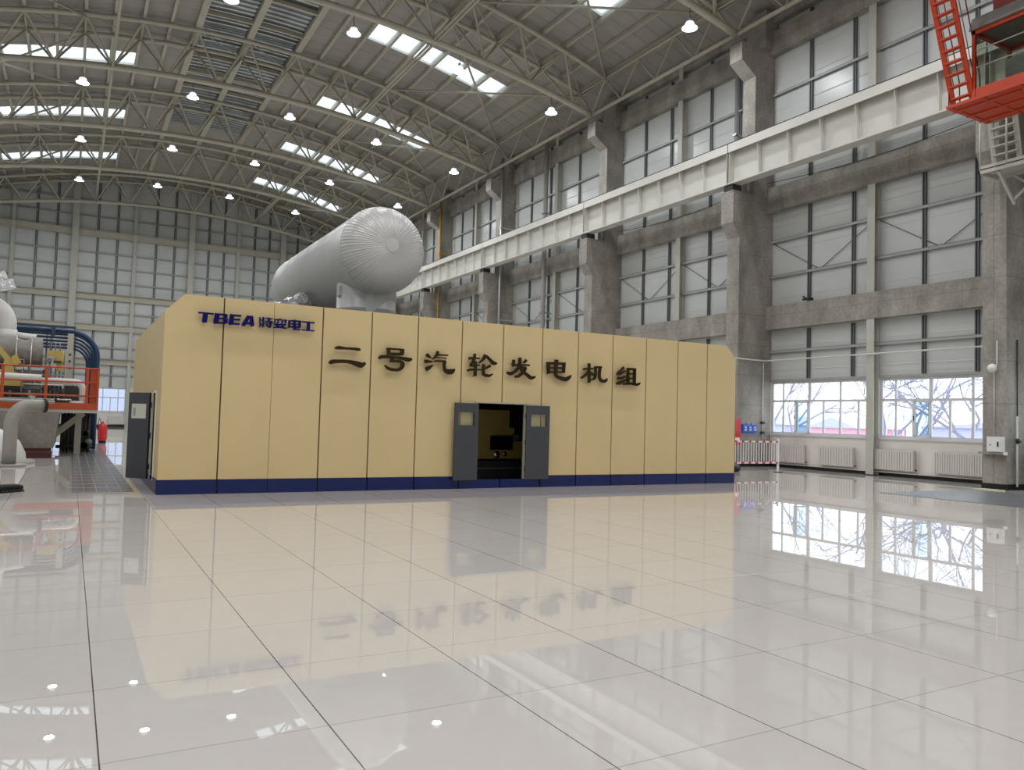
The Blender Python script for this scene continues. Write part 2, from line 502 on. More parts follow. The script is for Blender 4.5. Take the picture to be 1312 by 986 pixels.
def window(y0, y1, n, openf=True):
    """window unit between y1 (far) and y0 (near); fractions measured from the far jamb"""
    w = struct(MB().box(XR - .06, XR + .25, y0, y1, WZ0 - .06, WZ0).build('window_%d' % n, M['upvc']))
    L = y1 - y0
    X = XR + .06
    f = MB()
    def vbar(u, wd, z0, z1): f.box(X + .004, X + .066, y1 - u * L - wd / 2, y1 - u * L + wd / 2, z0, z1)
    def hbar(z, hd): f.box(X, X + .07, y0, y1, z - hd / 2, z + hd / 2)
    ZM = 2.66
    hbar(WZ0 + .04, .08); hbar(WZ1 + .03, .12); hbar(ZM, .09)
    for u, wd in ((.01, .08), (.127, .06), (.40, .13), (.70, .08), (.99, .08)): vbar(u, wd, ZM, WZ1)
    for u, wd in ((.01, .08), (.127, .07), (.27, .10), (.395, .10), (.54, .07), (.70, .08), (.865, .07), (.985, .08)): vbar(u, wd, WZ0, ZM)
    f.build('window_frame', M['upvc'], w)
    g = [.01, .127, .40, .70, .99]
    for p, q in zip(g[:-1], g[1:]):
        MB().box(X + .03, X + .036, y1 - q * L, y1 - p * L, ZM, WZ1).build('pane', M['glass'], w)
    g = [.01, .127, .27, .395, .54, .70, .865, .985]
    for p, q in zip(g[:-1], g[1:]):
        if p == .27: continue
        MB().box(X + .03, X + .036, y1 - q * L, y1 - p * L, WZ0 + .05, ZM).build('pane', M['glass'], w)
    # the casement that stands ajar into the hall, hinged at its near edge
    hy = y1 - .395 * L
    wd = .118 * L
    ang = math.radians(62)
    ca, sa = math.cos(ang), math.sin(ang)
    def tr(u, d): return (X - .01 - u * sa - d * ca, hy + u * ca - d * sa)
    s = MB()
    for (u0, u1, z0, z1) in ((0, .06, WZ0 + .07, ZM - .04), (wd - .06, wd, WZ0 + .07, ZM - .04), (0, wd, WZ0 + .07, WZ0 + .13), (0, wd, ZM - .1, ZM - .04)):
        c = [tr(u0, 0), tr(u1, 0), tr(u1, .05), tr(u0, .05)]
        s.prism(c, 'z', z0, z1)
    so = s.build('sash', M['upvc'], w)
    MB().prism([tr(.05, .02), tr(wd - .05, .02), tr(wd - .05, .026), tr(.05, .026)], 'z', WZ0 + .12, ZM - .09).build('pane', M['sash_glass'], so)
    MB().box(*sorted((tr(wd - .03, .0)[0] - .05, tr(wd - .03, 0)[0])), tr(wd - .03, 0)[1] - .015, tr(wd - .03, 0)[1] + .015, 1.95, 2.1).build('handle', M['rail'], so)
    return w
for bi, (a, b_) in enumerate(BAY):
    mid = (a + b_) / 2
    L = b_ - a
    if bi <= 5:
        for (p, q) in ((a, mid - .13), (mid + .13, b_)):
            NWIN[0] += 1
            if 1 <= bi <= 3 or bi == 0: window(p, q, NWIN[0])
            else:
                MB().box(XR, XR + .25, p, q, WZ0 - .06, WZ1 + .1).build('wall_window_band', M['plaster'], wallr)
        MB().box(XR, XR + .25, mid - .13, mid + .13, WZ0 - .06, WZ1 + .1).build('wall_pier_strip', M['plaster'], wallr)
    else:
        MB().box(XR, XR + .25, a, b_, WZ0 - .06, WZ1 + .1).build('wall_window_band', M['plaster'], wallr)
    MB().box(XR - .05, XR, a, b_, WZ1 + .08, WZ1 + .16).build('sill_trim', M['girt'], wallr)
    struct(MB().box(XR - .02, XR, a, b_, 0, .13).build('baseboard_right', M['black']))
    # dark vertical posts and pale rails on the sheeted part
    for fr in MULL:
        y = b_ - fr * L
        for z0, z1 in ((3.55, 5.5), (6.5, 10.4), (11.4, 17.0), (17.95, 18.3)):
            m_ = MB()
            m_.box(XR - .09, XR, y - .065, y - .02, z0, z1).box(XR - .09, XR, y + .02, y + .065, z0, z1).box(XR - .03, XR, y - .02, y + .02, z0, z1)
            m_.build('wall_mullion', M['mullion'], wallr)
    for z, ya, yb in ((4.66, a, b_), (9.2, a, b_), (7.74, a, b_), (15.35, a, b_), (13.2, a, b_)):
        MB().box(XR - .13, XR - .09, ya, yb, z - .05, z + .05).box(XR - .13, XR - .02, ya, yb, z + .04, z + .055).build('wall_girt', M['girt'], wallr)
    for (ya, yb) in ((a, mid), (mid, b_)):
        ym = (ya + yb) / 2
        for (p, q) in (((ya, 9.2), (ym, 7.74)), ((ym, 7.74), (yb, 9.2))):
            MB().tube([(XR - .05, p[0], p[1]), (XR - .05, q[0], q[1])], .014, 5).build('tie_rod', M['mullion'], wallr)
    # floor-to-roof wind post in the middle of the bay
    w = [XR - .34, XR - .3]
    if bi <= 5:
        t = thing('wind_post', 'slim pale steel post at mid-bay on the right wall, %s bay from the camera' % ORD[bi], 'post', (XR - .17, mid, 0), 'mid-bay steel posts on the right wall')
        MB().box(XR - .34, XR - .31, mid - .15, mid + .15, 0, 18.75).build('flange', M['steel_light'], t)
        MB().box(XR - .31, XR - .02, mid - .01, mid + .01, 0, 18.75).build('web', M['steel_light'], t)
        MB().box(XR - .06, XR - .035, mid - .15, mid + .15, 0, 18.75).build('flange', M['steel_light'], t)
        MB().box(XR - .4, XR - .02, mid - .2, mid + .2, 0, .03).build('base_plate', M['rail'], t)
    for nm, z0, z1, w_ in (('lowest', 5.55, 6.5, 0), ('crane-level', 10.4, 11.4, 0), ('topmost', 17.0, 17.95, 0)):
        t = tag(MB().box(XR - .36, XR - .015, a, b_, z0, z1).build('concrete_beam', M['concrete']),
                '%s concrete beam spanning the %s bay of the right wall' % (nm, ORD[bi]), 'concrete beam', 'concrete beams of the right wall', 'thing')
    b2 = MB().box(XR - .32, XR, a, b_, 18.35, 18.78)
    tag(b2.build('eaves_beam', M['concrete']), 'dark concrete eaves beam under the roof of the %s bay' % ORD[bi], 'concrete beam', 'eaves beams', 'thing')
# ------------------------------------------------------------------ concrete columns with two corbels
for i, p in enumerate(PN):
    t = thing('concrete_column', 'grey concrete column with stepped brackets, %s along the right wall from the camera' % ORD[i], 'column', (24.2, p + .33, 0), 'concrete columns of the right wall')
    q = p + .67
    MB().prism([(23.12, 0), (XR, 0), (XR, 11.05), (23.12, 11.05)], 'y', p, q).build('lower_shaft', M['concrete'], t)
    MB().prism([(23.13, 9.2), (23.13, 11.06), (22.75, 11.06), (22.75, 9.75)], 'y', p - .0, q).build('crane_corbel', M['concrete'], t)
    MB().prism([(23.9, 11.05), (XR, 11.05), (XR, 17.2), (23.9, 17.2)], 'y', p, q).build('upper_shaft', M['concrete'], t)
    MB().prism([(23.91, 15.95), (23.91, 17.25), (23.1, 17.25), (23.1, 16.5)], 'y', p, q).build('roof_corbel', M['concrete'], t)
    MB().prism([(24.25, 17.2), (XR, 17.2), (XR, 18.78), (24.25, 18.78)], 'y', p - .2, q + .2).build('head', M['concrete'], t)
    MB().box(23.1, XR, p - .02, q + .02, 0, .16).build('skirting', M['black'], t)
    if i < len(PN):
        MB().box(22.8, 23.3, p + .1, q - .1, 11.06, 11.33).build('bearing_plate', M['rail'], t)
# ------------------------------------------------------------------ crane runway girders
GJ = [YF] + [p + .33 for p in PN] + [YE - .4]
GX = 23.02
for i in range(len(GJ) - 1):
    a, b_ = GJ[i] + .02, GJ[i + 1] - .02
    t = thing('crane_girder', 'cream plate girder of the crane runway, %s length from the camera' % ORD[i], 'girder', (GX, (a + b_) / 2, 11.33), 'crane runway girders')
    MB().box(GX - .30, GX + .20, a, b_, 11.33, 11.38).build('bottom_flange', M['girder'], t)
    MB().box(GX - .015, GX + .015, a, b_, 11.38, 12.93).build('web', M['girder'], t)
    MB().box(GX - .30, GX + .30, a, b_, 12.93, 12.98).box(GX - .30, GX - .27, a, b_, 12.64, 12.93).build('top_flange', M['girder'], t)
    n = max(2, round((b_ - a) / 1.47))
    for k in range(n + 1):
        y = a + .05 + (b_ - a - .1) * k / n
        wd = .28 if k in (0, n) else .25
        MB().prism([(GX - .015, 11.38), (GX - wd + .08, 11.38), (GX - wd + .08, 12.0), (GX - wd, 12.5), (GX - wd, 12.92), (GX - .015, 12.92)] if k not in (0, n) else [(GX - .015, 11.38), (GX - wd, 11.38), (GX - wd, 12.92), (GX - .015, 12.92)], 'y', y - .01, y + .01).build('stiffener', M['girder'], t)
    MB().box(GX - .28, GX - .22, a, b_, 12.98, 13.03).box(GX - .05, GX + .05, a, b_, 12.98, 13.1).build('rail', M['rail'], t)
# ------------------------------------------------------------------ end wall
ARCH = [(XL, WZ1 + .1), (XR, WZ1 + .1)] + [(x, ZR(x) + .03) for x in [XR - (XR - XL) * k / 16 for k in range(17)]]
walle = struct(MB().prism(ARCH, 'y', YE, YE + .25).build('wall_back', M['wallsheet']))
MB().box(XL, XR, YE, YE + .25, 0, WZ0 - .06).build('wall_lower_band', M['plaster'], walle)
struct(MB().box(XL, 23, YE - .03, YE, 0, .18).build('baseboard_back', M['black']))
def window_back(x0, x1, n):
    w = struct(MB().box(x0, x1, YE - .06, YE + .25, WZ0 - .06, WZ0).build('window_%d' % n, M['upvc']))
    f = MB()
    L = x1 - x0
    for z, h in ((WZ0 + .04, .08), (2.6, .09), (WZ1 + .04, .12)): f.box(x0, x1, YE + .06, YE + .13, z - h / 2, z + h / 2)
    us = [.01, .14, .28, .42, .58, .72, .86, .99]
    for u in us: f.box(x0 + u * L - .04, x0 + u * L + .04, YE + .064, YE + .126, WZ0, 2.6 if u not in (.01, .28, .58, .86, .99) else WZ1)
    f.build('window_frame', M['upvc'], w)
    for p, q in zip(us[:-1], us[1:]): MB().box(x0 + p * L, x0 + q * L, YE + .09, YE + .096, WZ0 + .05, 2.56).build('pane', M['glass'], w)
    us = [.01, .28, .58, .86, .99]
    for p, q in zip(us[:-1], us[1:]): MB().box(x0 + p * L, x0 + q * L, YE + .09, YE + .096, 2.64, WZ1).build('pane', M['glass'], w)
EC = [(-9.5, 0), (-4.9, 0), (-.3, 1), (4.45, 0), (9.2, 1), (13.4, 0), (17.6, 1), (21.6, 0)]
edge = XL
NW = 40
for (xa, xb) in ((-4.75, -.6), (-.05, 4.3)):
    MB().box(edge, xa, YE, YE + .25, WZ0 - .06, WZ1 + .1).build('wall_window_band', M['plaster'], walle)
    window_back(xa, xb, NW); NW += 1
    edge = xb
MB().box(edge, XR, YE, YE + .25, WZ0 - .06, WZ1 + .1).build('wall_window_band', M['plaster'], walle)
for i, (x, big) in enumerate(EC):
    d = .5 if big else .25
    w = .26 if big else .15
    zt = ZR(x) - .15
    t = thing('steel_column', '%s tan steel column on the far end wall, %s from its left corner' % ('thick' if big else 'thin', ORD[i]), 'column', (x, YE - d / 2, 0), 'steel columns of the end wall')
    MB().box(x - w, x + w, YE - d - .04, YE - d, 0, zt).build('flange', M['steel_light'], t)
    MB().box(x - .015, x + .015, YE - d, YE - .03, 0, zt).build('web', M['steel_light'], t)
    MB().box(x - w, x + w, YE - .06, YE - .03, 0, zt).build('flange', M['steel_light'], t)
for i, z in enumerate((5.75, 8.76, 11.5, 17.05)):
    t = thing('wind_beam', 'horizontal tan beam across the far end wall, %s up from the floor' % ORD[i], 'beam', (8, YE - .2, z), 'wind beams of the end wall')
    MB().box(XL, XR, YE - .24, YE - .21, z - .26, z + .26).build('web', M['steel'], t)
    MB().box(XL, XR, YE - .55 if z != 8.76 else YE - .4, YE - .05, z + .24, z + .27).build('flange', M['steel_light'], t)
    MB().box(XL, XR, YE - .33, YE - .05, z - .28, z - .25).build('flange', M['steel_light'], t)
for z in (4.6, 7.0, 10.1, 12.8, 14.1, 15.4, 18.6, 20.0):
    MB().box(XL, XR, YE - .14, YE - .1, z - .06, z + .06).box(XL, XR, YE - .14, YE - .02, z + .05, z + .07).build('wall_girt', M['girt'], walle)
for i in range(len(EC) - 1):
    for u in (.37, .7):
        x = EC[i][0] + (EC[i + 1][0] - EC[i][0]) * u
        MB().box(x - .09, x - .03, YE - .1, YE, 3.5, ZR(x) - .1).box(x + .03, x + .09, YE - .1, YE, 3.5, ZR(x) - .1).build('wall_mullion', M['mullion'], walle)
# left wall and the wall behind the camera: plain sheeting
walll = struct(MB().box(XL - .25, XL, YF, YE, 0, 18.86).build('wall_left', M['wallsheet']))
MB().box(XL, XL + .02, YF, YE, 0, .13).build('skirting', M['black'], walll)
struct(MB().prism([(XL, 0), (XR, 0)] + ARCH[2:], 'y', YF - .25, YF).build('wall_front', M['wallsheet']))
# ------------------------------------------------------------------ arched roof trusses
XE0, XE1 = -7.9, 23.1
BN = [1.1 + 2.6 * k for k in range(-3, 9)]            # bottom nodes (interior)
BN = [XE0] + BN[0:] + [XE1]
TN = [XE0] + [CX + 2.6 * k for k in range(-5, 6)] + [XE1]
def arc_pts(f, y, n=36):
    return [(XE0 + (XE1 - XE0) * i / n, y, f(XE0 + (XE1 - XE0) * i / n)) for i in range(n + 1)]
Y0 = TY[2]
HW = 1.15
tr0 = thing('roof_truss', 'x', 'truss', (CX, Y0, 17), 'arched roof trusses')
MB().tube(arc_pts(ZB, Y0), .155, 10).build('bottom_chord', M['steel'], tr0)
for s in (-1, 1):
    MB().tube(arc_pts(ZT, Y0 + s * HW), .12, 10).build('top_chord', M['steel'], tr0)
    for j in range(len(TN)):
        x = TN[j]
        for xb in BN:
            if abs(xb - x) < 1.9 and (j not in (0, len(TN) - 1) or abs(xb - x) < .1):
                MB().tube([(xb, Y0, ZB(xb)), (x, Y0 + s * HW, ZT(x))], .06, 7, False).build('diagonal', M['steel'], tr0)
for j, x in enumerate(TN):
    MB().tube([(x, Y0 - HW, ZT(x)), (x, Y0 + HW, ZT(x))], .05, 6, False).build('cross_strut', M['steel'], tr0)
    if j and j < len(TN) - 1:
        MB().tube([(x, Y0 - HW, ZT(x)), (TN[j + 1], Y0 + HW, ZT(TN[j + 1]))], .03, 5, False).build('brace', M['steel'], tr0)
index_kids(tr0)
for i, y in enumerate(TY):
    o = tr0 if i == 2 else copy_tree(tr0, (0, y - Y0, 0))
    if i != 2: pass
    o['label'] = 'arched three-chord tube roof truss, %s from the camera%s' % (ORD[i], ', farthest before the end wall' if i == len(TY) - 1 else '')
o = copy_tree(tr0, (0, -7.5 - Y0, 0)); o['label'] = 'arched roof truss behind the camera position'
# purlins
for k in range(-13, 14):
    if k in (-1, 1): continue
    x = CX + 1.3 * k
    if k in (-13,): x = XL + .1
    if k == 13: x = XR - 1.6
    z = ZR(x)
    big = k in (-2, 0, 2)
    w = .16 if big else .075
    h = .26 if big else .2
    o = MB().box(x - w, x + w, YF, YE, z - .02 - h, z - .02).build('roof_purlin', M['steel'])
    where = 'at the crown of the roof' if k == 0 else '%s from the crown on the %s slope' % (ORD[abs(k) - 1], 'right' if k > 0 else 'left')
    tag(o, '%s lengthwise purlin, %s' % ('broad tan' if big else 'narrow tan', where), 'purlin', 'roof purlins', 'thing')
# cross rails under the bare zinc strip
n = 0
for i in range(2, 5):
    for u in (.25, .5, .75):
        y = TY[i] + (TY[i + 1] - TY[i]) * u
        if y > 60: continue
        b = MB()
        for k in range(-2, 2):
            x0, x1 = CX + 1.3 * k, CX + 1.3 * (k + 1)
            b.bar((x0, y, ZR(x0) - .12), (x1, y, ZR(x1) - .12), .14, .2)
        tag(b.build('cross_rail', M['steel']), 'cross rail under the bare zinc strip, %s from the camera' % ORD[n], 'rail', 'cross rails of the zinc strip', 'thing')
        n += 1
# edge trusses over the columns, ties and cross bracing in every bay
for i in range(len(TY) - 1):
    a, b_ = TY[i], TY[i + 1]
    for X, sd in ((XE1, 'right'), (XE0, 'left')):
        if sd == 'left' and i < 3: continue
        t = thing('edge_truss', 'flat lattice truss along the %s eaves in the %s bay' % (sd, ORD[i]), 'truss', (X, (a + b_) / 2, 17.5), 'lattice trusses along the eaves')
        zt, zb = ZT(X), ZB(X)
        MB().tube([(X, a + HW, zt), (X, b_ - HW, zt)], .085, 8).build('top_chord', M['steel'], t)
        MB().tube([(X, a, zb), (X, b_, zb)], .095, 8).build('bottom_chord', M['steel'], t)
        tops = [a + HW + (b_ - a - 2 * HW) * k / 3 for k in range(4)]
        bots = [a] + [(tops[k] + tops[k + 1]) / 2 for k in range(3)] + [b_]
        for k in range(4):
            for q in (bots[k], bots[k + 1]):
                MB().tube([(X, tops[k], zt), (X, q, zb)], .042, 6, False).build('web_member', M['steel'], t)
    if i >= 2:
        for X, tw in ((14.1, 1), (1.1, 0)):
            b = MB()
            for dx in ((-.09, .09) if tw else (0,)):
                b.tube([(X + dx, a, ZB(X) + .02), (X + dx, b_, ZB(X) + .02)], .062 if tw else .075, 8)
            tag(b.build('roof_tie', M['steel']), '%s tie between roof trusses, %s bay from the camera' % ('double tube' if tw else 'single tube', ORD[i]), 'tie', 'lengthwise roof ties', 'thing')
    for (xa, xb, sd) in ((15.4, XE1, 'right'), (-.2, XE0, 'left')):
        if i < (1 if sd == 'right' else 3): continue
        for fl in (0, 1):
            p = (xb if fl else xa, a + HW, ZT(xb if fl else xa) - .05 - .1 * fl)
            q = (xa if fl else xb, b_ - HW, ZT(xa if fl else xb) - .05 - .1 * fl)
            o = MB().tube([p, q], .06, 7).build('roof_brace', M['steel'])
            tag(o, 'slanting roof brace, %s slope, %s bay, near end %s' % (sd, ORD[i], 'by the eaves' if fl else 'towards the crown'), 'brace', 'cross braces under the roof', 'thing')
# ------------------------------------------------------------------ high-bay lamps
LX = [-5.4, -.2, 5.0, 10.2, 15.4, 20.6]
def make_lamp(x, y):
    zc = ZB(x) - .16
    t = thing('high_bay_lamp', 'x', 'lamp', (x, y, zc), 'bell-shaped high bay lamps')
    z = zc - .78
    MB().tube([(x, y, zc), (x - .02, y - .02, zc - .2), (x + .02, y, zc - .36), (x, y, zc - .5)], .013, 5).build('cord', M['rail'], t)
    MB().lathe([(0.02, z + .36), (.06, z + .36), (.07, z + .26), (.1, z + .23), (.1, z + .21)], (x, y, 0), n=18).build('ballast', M['lamp_body'], t)
    MB().lathe([(.06, z + .22), (.15, z + .2), (.19, z + .12), (.19, z + .02), (.31, z - .03), (.315, z - .06), (.29, z - .045), (.18, z + .0)], (x, y, 0), n=22).build('shade', M['lamp_glow'], t)
    MB().lathe([(.285, z - .05), (.2, z - .07), (.0, z - .08)], (x, y, 0), n=20).build('lens', M['lamp_lens'], t)
    ld = bpy.data.lights.new('lamp_light', 'AREA')
    ld.shape = 'DISK'
    ld.size = .5
    ld.energy = LAMP_W
    ld.color = (0.97, 0.985, 1.0)
    lo_ = bpy.data.objects.new('lamp_light', ld)
    COL.objects.link(lo_)
    lo_.parent = t
    lo_.location = (0, 0, z - .1 - zc)
    WL[lo_.name] = WL[t.name]
    return t
M['lamp_glow'] = emit('lamp_shade_acrylic', (0.9, 0.94, 1.0, 1), 0.9)
TN_ = ['behind the camera', 'over the camera side', 'nearest truss', 'second nearest truss', 'third truss', 'fourth truss', 'fifth truss', 'farthest truss']
KIDS.clear()
for i, y in enumerate([-7.5] + TY):
    if i == 8: continue
    for k, x in enumerate(LX):
        t = make_lamp(x, y)
        t['label'] = 'lit bell-shaped lamp under the %s roof truss, %s from the right wall' % (ORD[i - 1] + ' nearest' if i else 'hindmost', ORD[5 - k])

GLYPH = {
'er': [[(4.775,2.992,0.037),(4.843,3.012,0.075),(4.997,3.008,0.054),(5.183,3.012,0.058),(5.262,3.006,0.07),(5.325,3.003,0.043)],[(4.67,2.667,0.051),(4.717,2.707,0.093),(4.854,2.726,0.078),(5.038,2.734,0.078),(5.163,2.719,0.091),(5.289,2.688,0.121),(5.368,2.678,0.11),(5.446,2.728,0.052)]],
'hao': [[(5.947,3.092,0.078),(5.972,2.938,0.078)],[(5.932,3.06,0.056),(6.112,3.069,0.041),(6.311,3.062,0.047)],[(6.278,3.076,0.088),(6.266,2.949,0.088)],[(5.952,2.952,0.062),(6.281,2.969,0.063)],[(5.745,2.839,0.052),(5.808,2.881,0.08),(6.036,2.888,0.056),(6.285,2.877,0.072),(6.419,2.857,0.097),(6.506,2.878,0.047)],[(6.053,2.873,0.081),(6.037,2.784,0.068)],[(6.056,2.803,0.062),(6.221,2.809,0.062),(6.289,2.771,0.081),(6.283,2.692,0.088),(6.194,2.624,0.069),(6.046,2.619,0.068),(5.947,2.649,0.065),(5.883,2.708,0.025)]],
'qi': [[(6.848,3.009,0.064),(6.897,2.968,0.076),(6.97,2.926,0.02)],[(6.807,2.849,0.064),(6.877,2.847,0.076),(7.012,2.847,0.023)],[(6.844,2.666,0.087),(6.914,2.706,0.09),(7.023,2.774,0.018)],[(7.123,3.093,0.056),(7.11,3.026,0.068),(7.056,2.949,0.05),(6.986,2.901,0.02)],[(7.094,3.01,0.053),(7.238,3.011,0.038),(7.376,3.014,0.036)],[(7.112,2.948,0.026),(7.208,2.959,0.018),(7.338,2.94,0.027)],[(7.051,2.864,0.044),(7.195,2.872,0.041),(7.324,2.874,0.047)],[(7.295,2.883,0.077),(7.292,2.757,0.065),(7.323,2.67,0.089),(7.413,2.645,0.124),(7.494,2.665,0.11),(7.557,2.716,0.021)]],
'lun': [[(8.056,3.096,0.057),(8.034,2.951,0.06),(7.967,2.841,0.054)],[(7.904,2.98,0.063),(8.029,2.993,0.045),(8.181,2.993,0.033)],[(7.934,2.821,0.06),(8.052,2.823,0.045),(8.178,2.835,0.036)],[(8.074,2.923,0.066),(8.08,2.584,0.069)],[(7.872,2.693,0.042),(7.938,2.719,0.051),(8.249,2.736,0.039)],[(8.331,3.091,0.079),(8.283,2.996,0.07),(8.151,2.882,0.024)],[(8.35,3.061,0.055),(8.455,2.977,0.067),(8.544,2.906,0.092),(8.634,2.911,0.031)],[(8.296,2.868,0.067),(8.285,2.678,0.067),(8.33,2.619,0.073),(8.433,2.609,0.067),(8.531,2.657,0.021)],[(8.46,2.847,0.064),(8.342,2.772,0.046)]],
'fa': [[(9.085,3.023,0.068),(9.085,2.931,0.07),(9.066,2.866,0.056)],[(9.049,2.884,0.056),(9.284,2.914,0.042),(9.522,2.911,0.043)],[(9.254,3.083,0.074),(9.25,2.941,0.076),(9.213,2.839,0.071),(9.11,2.735,0.07),(8.999,2.687,0.087),(8.91,2.71,0.048)],[(9.436,3.037,0.065),(9.364,2.969,0.057)],[(9.253,2.863,0.057),(9.433,2.852,0.048)],[(9.417,2.851,0.071),(9.354,2.748,0.068),(9.227,2.642,0.071),(9.13,2.623,0.056)],[(9.252,2.884,0.062),(9.321,2.775,0.062),(9.438,2.696,0.071),(9.573,2.617,0.088),(9.688,2.652,0.037)]],
'dian': [[(10.048,3.024,0.095),(10.073,2.744,0.078)],[(10.015,2.993,0.063),(10.288,3.005,0.061),(10.548,3.011,0.064)],[(10.504,3.015,0.085),(10.499,2.788,0.073)],[(10.069,2.884,0.043),(10.499,2.905,0.044)],[(10.072,2.78,0.049),(10.502,2.803,0.05)],[(10.285,3.097,0.096),(10.269,2.783,0.081),(10.297,2.697,0.078),(10.385,2.658,0.09),(10.542,2.629,0.108),(10.646,2.671,0.091),(10.723,2.741,0.023)]],
'ji': [[(11.255,3.065,0.069),(11.269,2.581,0.068)],[(11.084,2.91,0.053),(11.219,2.928,0.051),(11.382,2.937,0.039)],[(11.26,2.893,0.06),(11.151,2.768,0.062),(11.019,2.687,0.053)],[(11.285,2.842,0.054),(11.405,2.774,0.054)],[(11.45,2.994,0.066),(11.456,2.769,0.063),(11.407,2.685,0.057),(11.317,2.658,0.039)],[(11.417,2.977,0.054),(11.637,2.989,0.054)],[(11.596,2.995,0.069),(11.573,2.79,0.072),(11.609,2.672,0.075),(11.702,2.639,0.087),(11.785,2.666,0.066),(11.811,2.712,0.03)]],
'zu': [[(12.34,3.03,0.061),(12.237,2.932,0.061),(12.126,2.85,0.052)],[(12.389,2.948,0.052),(12.239,2.856,0.061),(12.136,2.827,0.04)],[(12.148,2.737,0.07),(12.261,2.75,0.061),(12.413,2.785,0.034)],[(12.365,2.809,0.037),(12.262,2.735,0.046)],[(12.105,2.59,0.049),(12.226,2.649,0.052),(12.434,2.728,0.028)],[(12.19,2.579,0.027),(12.416,2.689,0.024)],[(12.474,3.014,0.071),(12.484,2.623,0.071)],[(12.455,2.99,0.064),(12.726,2.997,0.052)],[(12.687,3.011,0.077),(12.687,2.617,0.074)],[(12.478,2.865,0.04),(12.69,2.872,0.04)],[(12.481,2.746,0.04),(12.693,2.756,0.04)],[(12.332,2.601,0.061),(12.571,2.619,0.061),(12.765,2.602,0.071),(12.871,2.649,0.031)]],
'T': [[(2.069,3.502,0.031),(2.348,3.499,0.032)],[(2.202,3.502,0.092),(2.186,3.322,0.089)]],
'B': [[(2.418,3.517,0.093),(2.395,3.323,0.098)],[(2.375,3.497,0.033),(2.551,3.503,0.034),(2.587,3.499,0.032)],[(2.578,3.513,0.065),(2.572,3.442,0.065)],[(2.396,3.417,0.032),(2.572,3.428,0.032)],[(2.576,3.433,0.079),(2.571,3.338,0.079)],[(2.364,3.33,0.035),(2.576,3.337,0.036)]],
'E': [[(2.693,3.523,0.08),(2.675,3.324,0.094)],[(2.663,3.504,0.039),(2.867,3.506,0.036)],[(2.697,3.423,0.03),(2.846,3.43,0.032)],[(2.634,3.336,0.039),(2.84,3.342,0.034)]],
'A': [[(3.01,3.518,0.066),(2.909,3.32,0.076)],[(2.993,3.503,0.042),(3.089,3.506,0.042)],[(3.056,3.518,0.071),(3.087,3.325,0.076)],[(2.962,3.372,0.044),(3.08,3.372,0.044)]],
'te': [[(3.224,3.515,0.024),(3.239,3.331,0.026)],[(3.221,3.46,0.024),(3.314,3.463,0.024)],[(3.292,3.521,0.036),(3.298,3.325,0.036)],[(3.23,3.36,0.022),(3.317,3.385,0.022)],[(3.332,3.5,0.022),(3.474,3.502,0.022)],[(3.4,3.521,0.04),(3.403,3.45,0.036)],[(3.329,3.444,0.022),(3.477,3.446,0.022)],[(3.331,3.404,0.022),(3.478,3.411,0.022)],[(3.438,3.433,0.036),(3.435,3.332,0.036)],[(3.388,3.335,0.026),(3.452,3.333,0.026)],[(3.352,3.375,0.026),(3.392,3.353,0.026)]],
'bian': [[(3.623,3.52,0.03),(3.624,3.497,0.03)],[(3.505,3.492,0.024),(3.764,3.497,0.024)],[(3.589,3.487,0.026),(3.581,3.43,0.026)],[(3.669,3.488,0.026),(3.671,3.433,0.026)],[(3.53,3.471,0.024),(3.517,3.425,0.028)],[(3.719,3.483,0.024),(3.746,3.444,0.029)],[(3.513,3.396,0.026),(3.742,3.408,0.026)],[(3.712,3.405,0.041),(3.644,3.354,0.041),(3.496,3.33,0.022)],[(3.543,3.386,0.034),(3.635,3.348,0.037),(3.765,3.331,0.024)]],
'dian2': [[(3.814,3.501,0.041),(3.81,3.357,0.039)],[(3.799,3.49,0.031),(4.048,3.499,0.031)],[(4.022,3.496,0.051),(4.022,3.37,0.047)],[(3.812,3.431,0.022),(4.03,3.442,0.023)],[(3.804,3.369,0.029),(4.037,3.374,0.027)],[(3.909,3.52,0.057),(3.927,3.326,0.053)],[(3.907,3.326,0.025),(4.039,3.325,0.025)]],
'gong': [[(4.069,3.495,0.027),(4.325,3.495,0.029)],[(4.202,3.493,0.06),(4.204,3.323,0.06)],[(4.065,3.325,0.023),(4.328,3.327,0.025)]],
}
